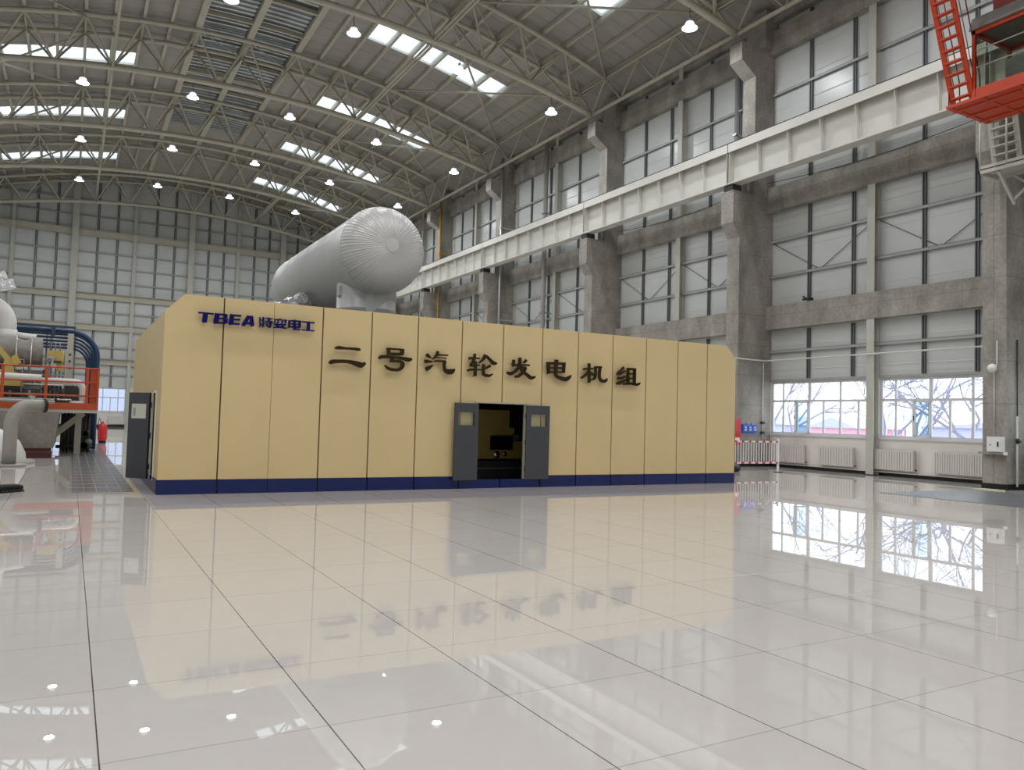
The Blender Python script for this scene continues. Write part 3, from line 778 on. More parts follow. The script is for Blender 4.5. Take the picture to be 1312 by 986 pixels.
# ------------------------------------------------------------------ cream acoustic enclosure of the turbine
EX0, EX1, EY0, EY1, EZ = 1.49, 16.38, 16.22, 24.0, 3.85
SEAM = [1.49, 2.56, 3.53, 4.54, 5.61, 6.69, 7.78, 8.86, 9.95, 11.0, 12.07, 13.16, 14.25, 15.31, 16.38]
DX0, DX1, DZ0, DZ1 = 8.20, 9.50, .20, 1.97
enc = thing('turbine_enclosure', 'long cream panelled enclosure with navy base band on the tiled floor', 'enclosure', (8.9, 20, 0))
T_ = .07
for i in range(14):
    g0 = .004 if SEAM[i] == 3.53 else .014
    g1 = .004 if SEAM[i + 1] == 3.53 else .014
    a, b_ = SEAM[i] + (g0 if i else 0), SEAM[i + 1] - (g1 if i < 13 else 0)
    zb = .28
    if i == 0: p = [(a, zb), (b_, zb), (b_, EZ), (1.83, EZ), (a, 3.5)]
    elif i == 13: p = [(a, zb), (b_, zb), (b_, 3.5), (16.04, EZ), (a, EZ)]
    elif i == 6: p = [(a, zb), (DX0, zb), (DX0, DZ1), (b_, DZ1), (b_, EZ), (a, EZ)]
    elif i == 7: p = [(a, DZ1), (DX1, DZ1), (DX1, zb), (b_, zb), (b_, EZ), (a, EZ)]
    else: p = [(a, zb), (b_, zb), (b_, EZ), (a, EZ)]
    MB().prism(p, 'y', EY0, EY0 + T_).build('front_panel', M['cream'], enc)
    if i == 6: p = [(a, 0), (b_, 0), (b_, DZ0), (DX0, DZ0), (DX0, .272), (a, .272)]
    elif i == 7: p = [(a, 0), (b_, 0), (b_, .272), (DX1, .272), (DX1, DZ0), (a, DZ0)]
    else: p = [(a, 0), (b_, 0), (b_, .272), (a, .272)]
    MB().prism(p, 'y', EY0 - .012, EY0 + T_).build('base_panel', M['navy'], enc)
# backing frame seen in the seams
bk = MB()
bk.prism([(1.52, .05), (DX0, .05), (DX0, 3.5), (1.84, 3.5), (1.52, 3.2)], 'y', EY0 + .045, EY0 + .1)
bk.prism([(DX1, .05), (16.35, .05), (16.35, 3.2), (16.02, 3.5), (DX1, 3.5)], 'y', EY0 + .045, EY0 + .1)
bk.box(DX0, DX1, EY0 + .045, EY0 + .1, DZ1 + .02, 3.5)
bk.box(1.84, 16.02, EY0 + .045, EY0 + .1, 3.5, 3.83)
bk.build('backing_frame', M['seam'], enc)
SY0, SY1, SZ1 = 17.12, 17.66, 1.95
for nm, z0, z1, m_ in (('side_panel', .28, 3.5, 'cream'), ('base_panel', 0, .272, 'navy')):
    if nm == 'side_panel':
        for p in ([(EY0 + T_, z0), (SY0, z0), (SY0, z1), (EY0 + T_, z1)], [(SY0, SZ1), (SY1, SZ1), (SY1, z1), (SY0, z1)], [(SY1, z0), (20.3, z0), (20.3, z1), (SY1, z1)], [(20.31, z0), (22.2, z0), (22.2, z1), (20.31, z1)], [(22.21, z0), (EY1, z0), (EY1, z1), (22.21, z1)]):
            MB().prism(p, 'x', EX0, EX0 + T_).build(nm, M['cream'], enc)
        MB().box(EX1 - T_, EX1, EY0 + T_, EY1, z0, z1).build(nm, M['cream'], enc)
    else:
        for (a, b_, zt) in ((EY0 + T_, SY0, z1), (SY0, SY1, .2), (SY1, EY1, z1)): MB().box(EX0 - .012, EX0 + T_, a, b_, z0, zt).build(nm, M['navy'], enc)
        MB().box(EX1 - T_, EX1 + .012, EY0 + T_, EY1, z0, z1).build(nm, M['navy'], enc)
MB().prism([(EX0, 3.5), (1.83, EZ), (16.04, EZ), (EX1, 3.5), (EX1 - .07, 3.48), (16.0, EZ - .06), (1.87, EZ - .06), (EX0 + .07, 3.48)], 'y', EY0 + T_, EY1).build('roof_panel', M['grime'], enc)
MB().prism([(EX0, 0), (EX1, 0), (EX1, 3.5), (16.04, EZ), (1.83, EZ), (EX0, 3.5)], 'y', EY1, EY1 + T_).build('rear_panel', M['cream'], enc)
# side skirting trim strip on the floor
fr = MB()
fr.box(DX0 - .04, DX1 + .06, EY0 - .02, EY0 + .1, DZ1, DZ1 + .035).box(DX1 - .005, DX1 + .02, EY0 - .03, EY0 + .06, DZ0, DZ1).box(DX0 - .02, DX0 + .005, EY0 - .02, EY0 + .06, DZ0, DZ1)
fr.build('door_frame', M['steel'], enc)
fr = MB()
fr.box(EX0 - .02, EX0 + .1, SY0 - .05, SY0, .2, SZ1 + .04).box(EX0 - .02, EX0 + .1, SY0, SY1 + .05, SZ1, SZ1 + .04).box(EX0 - .02, EX0 + .1, SY1, SY1 + .05, .2, SZ1)
fr.build('door_frame', M['white'], enc)
def leaf(hx, hy, dirx, diry, w, z0, z1, wu0, wu1, wz0, wz1, label, pane, paper=False):
    """a door leaf hinged at (hx,hy) reaching along (dirx,diry)"""
    d = Vector((dirx, diry, 0)).normalized()
    n = Vector((-d.y, d.x, 0))
    if n.y > 0: n = -n
    def q(u, t): return (hx + d.x * u + n.x * t, hy + d.y * u + n.y * t)
    def rect(b, u0, u1, za, zb, t0=0, t1=.055): b.prism([q(u0, t0), q(u1, t0), q(u1, t1), q(u0, t1)], 'z', za, zb)
    b = MB()
    rect(b, 0, wu0, z0, z1); rect(b, wu1, w, z0, z1); rect(b, wu0, wu1, z0, wz0); rect(b, wu0, wu1, wz1, z1)
    o = b.build('door', M['door'], enc, label)
    if paper:
        b = MB(); rect(b, wu0, wu1, wz0, wz1, .0, .05); b.build('core', M['door'], o)
        b = MB(); rect(b, wu0, wu1, wz0, wz1, .05, .058); b.build('window_pane', M['paper'], o)
        b = MB(); rect(b, wu1 - .1, wu1 - .04, wz0 + .05, wz1 - .08, .056, .060); b.build('notice', M['pipe_grey'], o)
    else:
        b = MB(); rect(b, wu0, wu1, wz0, wz1, .02, .028); b.build('window_pane', pane, o)
    b = MB()
    for zz in (z0 + .25, (z0 + z1) / 2, z1 - .25): b.tube([(hx, hy - .01, zz - .06), (hx, hy - .01, zz + .06)], .016, 8)
    b.build('hinge', M['rail'], o)
    b = MB()
    p = q(w - .06, .055); p2 = q(w - .06, .1); p3 = q(w - .17, .1)
    zz = z0 + .83
    if not paper: pass
    return o
leaf(8.21, EY0 - .03, -1, -.10, .625, .20, 1.955, .11, .53, 1.45, 1.74, 'charcoal door leaf folded back on the left of the opening', M['glass'])
leaf(9.51, EY0 - .03, 1, -.08, .62, .20, 1.955, .12, .53, 1.45, 1.74, 'charcoal door leaf folded back on the right of the opening', M['glass'])
leaf(EX0 - .05, 17.62, -1, 1.0, .50, .20, 1.95, .07, .42, 1.42, 1.72, 'charcoal side door standing open with a pale notice in its window', None, True)
# ------------------------------------------------------------------ machine seen through the doorway
eq = thing('turbine_control_cabinet', 'dim beige control cabinet with a black screen seen through the dark doorway', 'cabinet', (10.2, 18.6, 0))
MB().box(9.2, 10.78, 18.5, 19.3, .55, 1.02).box(9.2, 10.52, 18.5, 19.3, 1.02, 1.38).box(9.2, 10.36, 18.5, 19.3, 1.38, 1.85).build('body', M['yellow'], eq)
MB().box(9.78, 10.42, 18.40, 18.5, .80, 1.16).build('screen', M['screen'], eq)
MB().lathe([(0, -.03), (.09, -.03), (.1, 0), (.1, .06)], (9.98, 18.48, .66), 'y', 16).lathe([(0, -.03), (.06, -.03), (.06, .06)], (10.22, 18.48, .68), 'y', 14).build('gauge', M['chrome'], eq)
MB().box(10.45, 10.7, 18.46, 18.5, 1.04, 1.2).build('junction_box', M['grime'], eq)
MB().box(9.0, 11.2, 18.3, 19.4, .0, .5).build('plinth', M['dark'], eq)
MB().box(9.0, 11.2, 18.26, 18.3, .30, .33).build('edge_trim', M['grime'], eq)
MB().tube([(10.40, 18.45, 2.1), (10.46, 18.45, 1.7), (10.62, 18.45, 1.4), (10.70, 18.45, 1.2), (10.62, 18.45, 1.02)], .02, 6).build('cable', M['rubber'], eq)
tag(MB().box(7.0, 14.0, 21.2, 21.3, 0, 3.4).build('inner_partition', M['grime']), 'dark partition inside the enclosure beyond the control cabinet', 'partition', None, 'thing')
# ------------------------------------------------------------------ exhaust duct above the enclosure
PX, PZ, PR, PY0, PY1, HD = 6.41, 5.61, 1.034, 18.0, 25.2, .72
duct = thing('exhaust_duct', 'large grey clad horizontal duct with a domed seamed end rising behind the enclosure', 'duct', (PX, 19.1, 3.85))
MB().lathe([(PR, PY0), (PR, (PY0 + PY1) / 2), (PR * 1.004, (PY0 + PY1) / 2), (PR * 1.004, PY1), (PR * .97, PY1 + .25), (PR * .8, PY1 + .5), (PR * .4, PY1 + .68), (0, PY1 + .72)], (PX, 0, PZ), 'y', 72).build('shell', M['tank'], duct)
# dome of overlapping gores: each gore steps over the next
NG, SUB = 76, 4
vs, fs = [], []
rows = 22
for i in range(rows):
    t = (i / (rows - 1)) ** .9 * math.pi / 2 * .985
    for g in range(NG):
        for k in range(SUB):
            th = 2 * math.pi * (g + k / SUB) / NG
            st = (k / (SUB - 1)) * .007 * min(1, (1 - i / (rows - 1)) * 4 + .25) * (1 + .35 * math.sin(g * 2.7))
            r = PR * math.cos(t) * (1.006) + st * math.cos(t)
            y = PY0 - (HD + st * 1.0) * math.sin(t)
            vs.append((PX + r * math.cos(th), y, PZ + r * math.sin(th)))
n = NG * SUB
for i in range(rows - 1):
    for k in range(n): fs.append((i * n + k, i * n + (k + 1) % n, (i + 1) * n + (k + 1) % n, (i + 1) * n + k))
b = MB(); b.add(vs, fs, False); b.build('domed_end', M['tank'], duct)
b = MB(); b.lathe([(0, PY0 - HD - .012), (.155, PY0 - HD - .006), (.165, PY0 - HD + .004), (.17, PY0 - HD + .02)], (PX, 0, PZ), 'y', 32, False); b.build('end_cap', M['tank'], duct)
b = MB(); b.lathe([(PR + .012, PY0 - .02), (PR + .016, PY0), (PR + .012, PY0 + .05), (PR, PY0 + .06)], (PX, 0, PZ), 'y', 72); b.build('lap_band', M['tank'], duct)
DR = .74
b = MB(); b.lathe([(DR, 3.8), (DR, 4.22), (DR + .008, 4.225), (DR + .008, 4.26), (DR, 4.27), (DR, 5.3)], (PX, 19.05, 0), 'z', 64); b.build('riser', M['tank'], duct)
b = MB()   # mitred gusset piece between riser and shell
b.add([(PX - .15, 19.05 - DR - .012, 4.05), (PX + DR * .9, 19.05 - DR * .55, 4.5), (PX - DR * .8, 19.05 - DR * .7, 4.72), (PX - .1, 18.28, 4.6), (PX + .5, 18.3, 4.75)], [(0, 1, 4, 3), (0, 3, 2)]); b.build('gusset', M['tank'], duct)
b = MB(); b.box(PX - DR - .03, PX - DR + .05, 18.85, 19.05, 4.55, 4.78); b.build('bracket', M['tank'], duct)
fo = MB()
random.seed(3)
pts = [(PX - 1.05, 21.2 + .42 * k, 4.74 + .03 * math.sin(k * 2.1) + .012 * k) for k in range(11)]
fo.tube(pts, .1, 9, radii=[.13 + .06 * random.random() for _ in pts])
fo.box(PX - .95, PX - .6, 22.0, 22.3, 4.5, 4.8)
fo.build('foil_wrapped_pipe', M['foil'], duct, 'crumpled silver foil wrapped round a small pipe')
o = MB().lathe([(0, .5), (.2, .45), (.34, .25), (.38, 0), (.38, -.6)], (PX - 1.15, 25.6, 4.5), 'z', 20).build('dome_valve', M['pipe_white'])
tag(o, 'pale domed valve top behind the far end of the grey duct', 'valve', None, 'thing')
# ------------------------------------------------------------------ raised characters on the front
def ribbon(b, pts, y0, y1):
    m = len(pts)
    # refine with Catmull-Rom when the stroke bends
    P = [Vector(p) for p in pts]
    if m > 2:
        Q = []
        for i in range(m - 1):
            p0, p1, p2, p3 = P[max(i - 1, 0)], P[i], P[i + 1], P[min(i + 2, m - 1)]
            for k in range(4):
                t = k / 4
                Q.append(.5 * ((2 * p1) + (p2 - p0) * t + (2 * p0 - 5 * p1 + 4 * p2 - p3) * t * t + (3 * p1 - p0 - 3 * p2 + p3) * t ** 3))
        Q.append(P[-1]); P = Q
    L, R = [], []
    for i, p in enumerate(P):
        a = P[min(i + 1, len(P) - 1)] - P[max(i - 1, 0)]
        d = Vector((a.x, a.y)).normalized()
        nn = Vector((-d.y, d.x)) * (p.z / 2)
        L.append((p.x + nn.x, p.y + nn.y)); R.append((p.x - nn.x, p.y - nn.y))
    n = len(P)
    vs = [(x, y0, z) for x, z in L + R] + [(x, y1, z) for x, z in L + R]
    fs = []
    for i in range(n - 1):
        fs += [(i, i + 1, n + i + 1, n + i), (2 * n + i, 3 * n + i, 3 * n + i + 1, 2 * n + i + 1), (i, 2 * n + i, 2 * n + i + 1, i + 1), (n + i, n + i + 1, 3 * n + i + 1, 3 * n + i)]
    fs += [(0, n, 3 * n, 2 * n), (n - 1, 3 * n - 1, 4 * n - 1, 2 * n - 1)]
    b.add(vs, fs)
def character(key, lab, cat, m_, y0, y1, grp, lift=.0006):
    b = MB()
    for i, st in enumerate(GLYPH[key]): ribbon(b, st, y0 - lift * i, y1)
    o = b.build('sign_character', m_)
    tag(o, lab, cat, grp, 'thing')
    pm = MB()
    for st in GLYPH[key]:
        x, z, w = st[len(st) // 2]
        pm.tube([(x, y1 - .002, z), (x, EY0 + .001, z)], .009, 6)
    pm.build('fixing_pin', M['rail'], o)
for k, (key, ch) in enumerate((('er', '二'), ('hao', '号'), ('qi', '汽'), ('lun', '轮'), ('fa', '发'), ('dian', '电'), ('ji', '机'), ('zu', '组'))):
    character(key, 'raised polished bronze character %s, %s of the eight large ones on the cream wall' % (ch, ORD[k]), 'sign character', M['bronze'], 16.085, 16.13, 'large bronze characters')
for k, (key, ch) in enumerate((('T', 'T'), ('B', 'B'), ('E', 'E'), ('A', 'A'), ('te', '特'), ('bian', '变'), ('dian2', '电'), ('gong', '工'))):
    character(key, 'deep blue raised sign %s %s, %s in the small upper sign' % ('letter' if k < 4 else 'character', ch, ORD[k]), 'sign character', M['blue_letter'], 16.09, 16.14, 'small blue sign letters')
# ------------------------------------------------------------------ along the right wall
def radiator(y0, y1, label, n):
    t = thing('radiator', label, 'radiator', (XR - .12, (y0 + y1) / 2, .22), 'column radiators below the windows')
    b = MB()
    p = (y1 - y0) / n
    for k in range(n):
        y = y0 + p * (k + .5)
        b.prism([(XR - .2, y - p * .38), (XR - .17, y - p * .46), (XR - .07, y - p * .46), (XR - .05, y), (XR - .07, y + p * .46), (XR - .17, y + p * .46), (XR - .2, y + p * .38)], 'z', .24, .90)
    b.build('columns', M['radiator'], t)
    MB().box(XR - .19, XR - .05, y0, y1, .88, .93).build('top_header', M['radiator'], t)
    MB().box(XR - .18, XR - .06, y0, y1, .22, .28).build('bottom_header', M['radiator'], t)
    MB().tube([(XR - .12, y0 - .02, .9), (XR - .12, y0 - .09, .9), (XR - .12, y0 - .11, .6), (XR - .12, y0 - .11, .14)], .018, 7).build('feed_pipe', M['radiator'], t)
    MB().tube([(XR - .12, y0 - .03, .27), (XR - .12, y0 - .09, .27)], .03, 8).build('valve', M['rail'], t)
    for y in (y0 + .2, y1 - .2): MB().box(XR - .06, XR, y - .02, y + .02, .6, .66).build('bracket', M['radiator'], t)
bayname = {0: 'nearest bay', 1: 'window bay beside the nearest column', 2: 'bay beyond the second column', 3: 'third bay'}
for bi in (0, 1, 2):
    a, b_ = BAY[bi]
    for k, (u0, u1, n) in enumerate(((.035, .192, 13), (.262, .418, 13), (.508, .662, 15), (.735, .90, 20))):
        radiator(b_ - u1 * (b_ - a), b_ - u0 * (b_ - a), 'off-white column radiator, %s from the far column in the %s bay of the right wall' % (ORD[k], ORD[bi]), n)
    o = MB().tube([(XR - .1, a, .14), (XR - .1, b_, .14)], .022, 7).build('heating_pipe', M['radiator'])
    tag(o, 'thin heating pipe low along the wall under the radiators of the %s bay' % ORD[bi], 'pipe', 'heating pipes', 'thing')
# conduit at 4.3 m, wrapping the columns
for bi in (1, 2):
    a, b_ = BAY[bi]
    o = MB().tube([(XR - .3, a, 4.28), (XR - .42, a + .1, 4.28), (XR - .42, b_ - .08, 4.28), (24.4, b_ - .08, 4.28), (23.06, b_ - .06, 4.3), (23.04, b_ + .72, 4.32)], .03, 7).build('conduit_pipe', M['pipe_white'])
    tag(o, 'white horizontal pipe across the %s bay bending round its far column' % ORD[bi], 'pipe', 'white wall pipes', 'thing')
o = MB().tube([(24.5, PN[2] - .05, 4.2), (24.5, PN[2] - .05, .5)], .022, 7).build('conduit_pipe', M['pipe_white'])
for z in (1.75, 1.35): MB().box(24.42, 24.58, PN[2] - .1, PN[2] - .02, z - .04, z + .06).build('clamp', M['rail'], o)
tag(o, 'thin white riser with dark clamps down the second column', 'pipe', None, 'thing')
# electrical box, ledge, floodlight and cable on the nearest column
t = thing('electrical_box', 'small white electrical box on the nearest column', 'electrical box', (23.02, 12.68, 1.07))
MB().box(22.9, 23.115, 12.50, 12.90, 1.07, 1.50).build('body', M['white'], t)
MB().box(22.885, 22.9, 12.52, 12.88, 1.09, 1.48).build('door', M['white'], t)
MB().box(22.872, 22.885, 12.56, 12.60, 1.22, 1.36).box(22.87, 22.885, 12.78, 12.80, 1.25, 1.29).build('handle', M['black'], t)
o = MB().box(22.93, 23.12, 12.44, 13.16, 1.0, 1.065).build('ledge', M['concrete']); tag(o, 'narrow concrete coloured ledge under the electrical box', 'ledge', None, 'thing')
o = MB().box(22.9, 22.97, 12.36, 12.44, .99, 1.08).build('socket', M['white']); tag(o, 'tiny white socket at the end of the ledge', 'socket', None, 'thing')
t = thing('floodlight', 'white bulkhead floodlight on the nearest column above the box', 'floodlight', (23.0, 12.76, 3.4))
MB().lathe([(0, -.2), (.1, -.18), (.13, -.08), (.08, .02), (0, .05)], (23.02, 12.76, 3.46), 'x', 16).build('shade', M['white'], t)
MB().tube([(23.05, 12.72, 3.5), (23.1, 12.72, 3.6), (23.1, 12.72, 4.25)], .018, 6).build('bracket', M['pipe_white'], t)
o = MB().tube([(23.1, 12.80, 3.35), (23.1, 12.80, 1.5)], .014, 6).build('cable', M['pipe_white']); tag(o, 'thin pale cable running down the nearest column into the box', 'cable', None, 'thing')
o = MB().tube([(23.62, 12.44, 4.3), (23.62, 12.44, .16)], .02, 6).build('cable', M['rail']); tag(o, 'dark vertical cable on the side of the nearest column', 'cable', None, 'thing')
t = thing('gas_cylinder', 'blue gas cylinder standing beside the nearest column', 'gas cylinder', (23.80, 12.18, 0))
MB().lathe([(0, 0), (.11, 0), (.115, .03), (.115, 1.28), (.09, 1.4), (.035, 1.47), (.035, 1.52)], (23.80, 12.18, 0), n=20).build('body', mat('cylinder_blue', srgb(36, 104, 136), .4), t)
MB().tube([(23.80, 12.18, 1.5), (23.80, 12.18, 1.62)], .025, 8).tube([(23.74, 12.16, 1.58), (23.86, 12.2, 1.58)], .02, 8).build('valve', M['rail'], t)
t = thing('valve_pipe', 'white riser pipe with a dark valve on the near side of the first column', 'pipe', (23.45, 12.38, 0))
MB().tube([(23.45, 12.36, .1), (23.45, 12.36, 2.1)], .03, 8).build('riser', M['pipe_white'], t)
MB().tube([(23.45, 12.34, 1.32), (23.45, 12.34, 1.46)], .055, 8).tube([(23.38, 12.3, 1.39), (23.52, 12.3, 1.39)], .035, 8).build('valve', M['rail'], t)
o = MB().box(18.1, 22.15, 7.0, 12.9, 0.0, .006).build('floor_mat', M['mat']); tag(o, 'dark speckled grey mat on the tiles before the nearest column', 'floor mat', None, 'thing')
o = MB().box(22.25, 22.75, 12.3, 12.9, 0.0, .03).build('floor_cover', mat('pale_cover', srgb(200, 196, 170), .6)); tag(o, 'small pale floor cover plate at the foot of the nearest column', 'cover plate', None, 'thing')
# three light blue holders and a red cabinet on the second column
for k in range(3):
    x = 23.36 + k * .26
    t = thing('wall_holder', 'light blue plastic holder on the second column, %s of three from the left' % ORD[k], 'holder', (x + .12, PN[2] - .06, 1.3), 'light blue holders')
    MB().prism([(PN[2], 1.33), (PN[2] - .12, 1.36), (PN[2] - .14, 1.62), (PN[2] - .02, 1.68), (PN[2], 1.68)], 'x', x, x + .23).build('body', M['blue_box'], t)
    MB().prism([(x + .05, 1.54), (x + .18, 1.54), (x + .115, 1.6)], 'y', PN[2] - .145, PN[2] - .13).box(x + .06, x + .17, PN[2] - .145, PN[2] - .125, 1.44, 1.49).build('mark', M['white'], t)
    MB().tube([(x + .1, PN[2] - .02, 1.68), (x + .1, PN[2] - .02, 1.75)], .02, 6).build('hook', M['white'], t)
o = MB().box(22.72, 23.05, PN[2] - .28, PN[2] - .02, .85, 1.9).build('hose_cabinet', M['red']); MB().box(22.76, 23.0, PN[2] - .285, PN[2] - .28, 1.0, 1.15).build('label_plate', M['white'], o)
MB().box(22.74, 23.03, PN[2] - .26, PN[2] - .04, 0, .85).build('stand', M['grime'], o)
tag(o, 'red cabinet on a stand beside the second column, half hidden by the enclosure', 'cabinet', None, 'thing')
# crowd barrier
t = thing('barrier_fence', 'white crowd barrier with red striped rails beyond the enclosure corner', 'barrier', (20.4, 19.65, 0))
x0, x1, y = 18.3, 22.0, 19.65
def striped(z):
    n = 22
    for k in range(n):
        a, b_ = x0 + (x1 - x0) * k / n, x0 + (x1 - x0) * (k + 1) / n
        yield k, a, b_
for z in (1.08, .34):
    ro = MB().box(x0, x1, y - .018, y + .018, z - .025, z + .025).build('rail', M['white'], t)
    for k, a, b_ in striped(z):
        if k % 2: MB().box(a + .02, b_ - .02, y - .021, y + .021, z - .028, z + .028).build('red_stripe', M['red'], ro)
for k in range(29):
    x = x0 + .1 + (x1 - x0 - .2) * k / 28
    MB().tube([(x, y, .35), (x, y, 1.07)], .013, 6, False).build('baluster', M['white'], t)
for x in (x0 + .03, x1 - .03):
    MB().box(x - .03, x + .03, y - .03, y + .03, 0, 1.2).build('post', M['white'], t)
    MB().box(x - .1, x + .1, y - .12, y + .12, 0, .02).build('foot_plate', M['rail'], t)
o = MB().tube([(20.2, 20.2, .1), (20.6, 20.2, .1)], .1, 10).build('cable_coil', M['rubber']); tag(o, 'short dark roll on the floor behind the crowd barrier', 'roll', None, 'thing')
# wall pipes
def vpipe(px, py, z0, z1, r, m_, label, X=24.3):
    d = M4.to_3x3() @ Vector(((px - 656) / 1003.5, -(py - 493) / 1003.5, -1))
    y = d.y * X / d.x
    o = MB().tube([(X, y, z0), (X, y, z1)], r, 10).build('wall_pipe', m_)
    for z in (8.0, 14.0): MB().box(X - r * 1.3, X + r * 1.3, y - r * 1.3, y + r * 1.3, z, z + .08).box(X, XR - .01, y - .02, y + .02, z, z + .06).build('clamp', m_, o)
    return tag(o, label, 'pipe', 'vertical pipes on the right wall', 'thing')
vpipe(944, 130, 0, 17.0, .085, M['zinc'], 'bright galvanised pipe just beyond the second column')
vpipe(642, 300, 0, 18.6, .085, M['zinc'], 'bright galvanised pipe near the fourth column', 23.85)
o = vpipe(698, 300, 0, 18.4, .14, M['pipe_grey'], 'thick grey pipe with flanges in the third bay')
vpipe(563, 330, 0, 18.2, .065, M['gas_yellow'], 'yellow gas pipe beyond the fourth column', 23.85)
# ------------------------------------------------------------------ overhead crane: cab, ladder and access stair
t = thing('crane_cab', 'orange-red crane operator cab with large windows hanging at the right edge', 'crane cab', (20.9, 10.9, 10.2))
cx0, cx1, cy1, cy0, cz = 19.9, 21.72, 12.24, 8.2, 10.2
MB().box(cx0 - .02, cx1, cy0, cy1 + .02, cz - .06, cz + .02).build('floor_plate', M['red_orange'], t)
b = MB()
for x in (cx0 + .3, cx0 + .9, cx0 + 1.5): b.box(x - .05, x + .05, cy0, cy1, cz - .09, cz - .06)
for y_ in (cy1 - .08, cy1 - .9, cy1 - 1.8): b.box(cx0, cx1, y_ - .05, y_ + .05, cz - .08, cz - .06)
b.build('floor_beam', M['red_orange'], t)
ky = cy1 - .62     # cab body starts behind a small landing
MB().box(cx0 + .08, cx0 + .12, cy0, ky, cz + .02, cz + .27).box(cx1 - .1, cx1 - .06, cy0, ky, cz + .02, cz + .27).box(cx0 + .08, cx1 - .06, ky - .04, ky, cz + .02, cz + .27).build('lower_wall', M['red_orange'], t)
fr = MB()
for (x, y_) in ((cx0 + .1, ky - .03), (cx1 - .08, ky - .03), (cx0 + .1, ky - 1.6), (cx1 - .08, ky - 1.6)): fr.box(x - .04, x + .04, y_ - .04, y_ + .04, cz + .02, cz + 1.8)
fr.box(cx0 + .06, cx0 + .14, cy0, ky, cz + 1.70, cz + 1.80).box(cx1 - .12, cx1 - .04, cy0, ky, cz + 1.70, cz + 1.80).box(cx0 + .06, cx1 - .04, ky - .08, ky, cz + 1.70, cz + 1.80)
fr.build('window_frame', M['red_orange'], t)
for (a, b_) in ((ky - 1.56, ky - .07), (cy0, ky - 1.64)):
    MB().box(cx0 + .095, cx0 + .103, a, b_, cz + .27, cz + 1.70).build('window_pane', M['cab_glass'], t)
    MB().box(cx1 - .085, cx1 - .077, a, b_, cz + .27, cz + 1.70).build('window_pane', M['cab_glass'], t)
MB().box(cx0 + .14, cx1 - .12, ky - .03, ky - .022, cz + .27, cz + 1.70).build('window_pane', M['cab_glass'], t)
MB().tube([(cx0 + .06, cy0, cz + .8), (cx0 + .06, ky - .1, cz + .8)], .016, 6).build('guard_bar', M['pipe_grey'], t)
MB().tube([(cx0 + .06, cy0, cz + 1.25), (cx0 + .06, ky - .1, cz + 1.25)], .016, 6).build('guard_bar', M['pipe_grey'], t)
MB().prism([(cx0 - .02, cz + 1.80), (cx1, cz + 1.80), (cx1 - .06, cz + 2.15), (cx0 + .1, cz + 2.15)], 'y', cy0, ky + .04).build('roof', M['grime'], t)
MB().box(cx0 + .3, cx1 - .3, cy0, ky - .4, cz + 2.15, cz + 2.6).build('suspension_frame', M['dark_red'], t)
MB().box(cx0 + .6, cx0 + 1.1, ky - 1.3, ky - .8, cz + .02, cz + .5).box(cx0 + .6, cx0 + 1.1, ky - 1.35, ky - 1.25, cz + .5, cz + 1.1).build('seat', M['dark'], t)
MB().box(cx0 + .3, cx0 + .55, ky - 1.4, ky - .7, cz + .02, cz + .85).box(cx0 + 1.15, cx0 + 1.4, ky - 1.4, ky - .7, cz + .02, cz + .85).build('control_console', M['grime'], t)
b = MB(); b.tube([(cx0 + .02, cy1 - .03, cz), (cx0 + .02, cy1 - .03, cz + .35), (cx0 + .02, cy1 - .12, cz + .42)], .02, 6); b.build('guard_hoop', M['dark_red'], t)
# ladder
t = thing('crane_ladder', 'steep orange-red ladder rising from the crane cab landing', 'ladder', (19.75, 11.9, 10.2))
def lp(u, z): return (cx0 + .16 - (z - cz) * .36, u, z)
ya, yb = cy1 - .08, cy1 - .58
ztop = cz + 3.6
for u in (ya, yb): MB().bar(lp(u, cz), lp(u, ztop), .05, .13, (0, 1, 0)).build('stringer', M['red_orange'], t)
for k in range(12):
    z = cz + .18 + .29 * k
    p, q = Vector(lp(ya, z)), Vector(lp(yb, z))
    MB().box(p.x - .07, p.x + .07, min(p.y, q.y), max(p.y, q.y), z - .02, z + .02).build('tread', M['red_orange'], t)
for u in (ya + .02, yb - .02):
    b = MB(); p = Vector(lp(u, cz + .4)); b.tube([p + Vector((.45, 0, -.25)), p + Vector((.42, 0, .35)), Vector(lp(u, ztop)) + Vector((.42, 0, .4))], .018, 6)
    b.tube([p + Vector((.2, 0, .1)), Vector(lp(u, ztop)) + Vector((.2, 0, .1))], .012, 6)
    b.build('handrail', M['dark_red'], t)
# bridge beam of the crane overhead, just outside the view
t = thing('crane_bridge', 'orange crane bridge frame above the operator cab', 'crane bridge', (15, 9.4, 13.1))
MB().box(XL + 2, 23.4, 8.2, 9.3, 13.6, 15.0).build('bridge_beam', M['red_orange'], t)
MB().box(22.9, 23.45, 7.6, 11.6, 13.12, 13.6).build('end_carriage', M['red_orange'], t)
MB().box(18.6, 22.9, 9.3, 11.9, 13.75, 13.85).build('walkway', M['dark_red'], t)
b = MB()
for x in (20.3, 21.3):
    for y_ in (8.6, 10.6): b.box(x - .06, x + .06, y_ - .06, y_ + .06, cz + 2.15, 13.8)
b.build('cab_hanger', M['red_orange'], t)
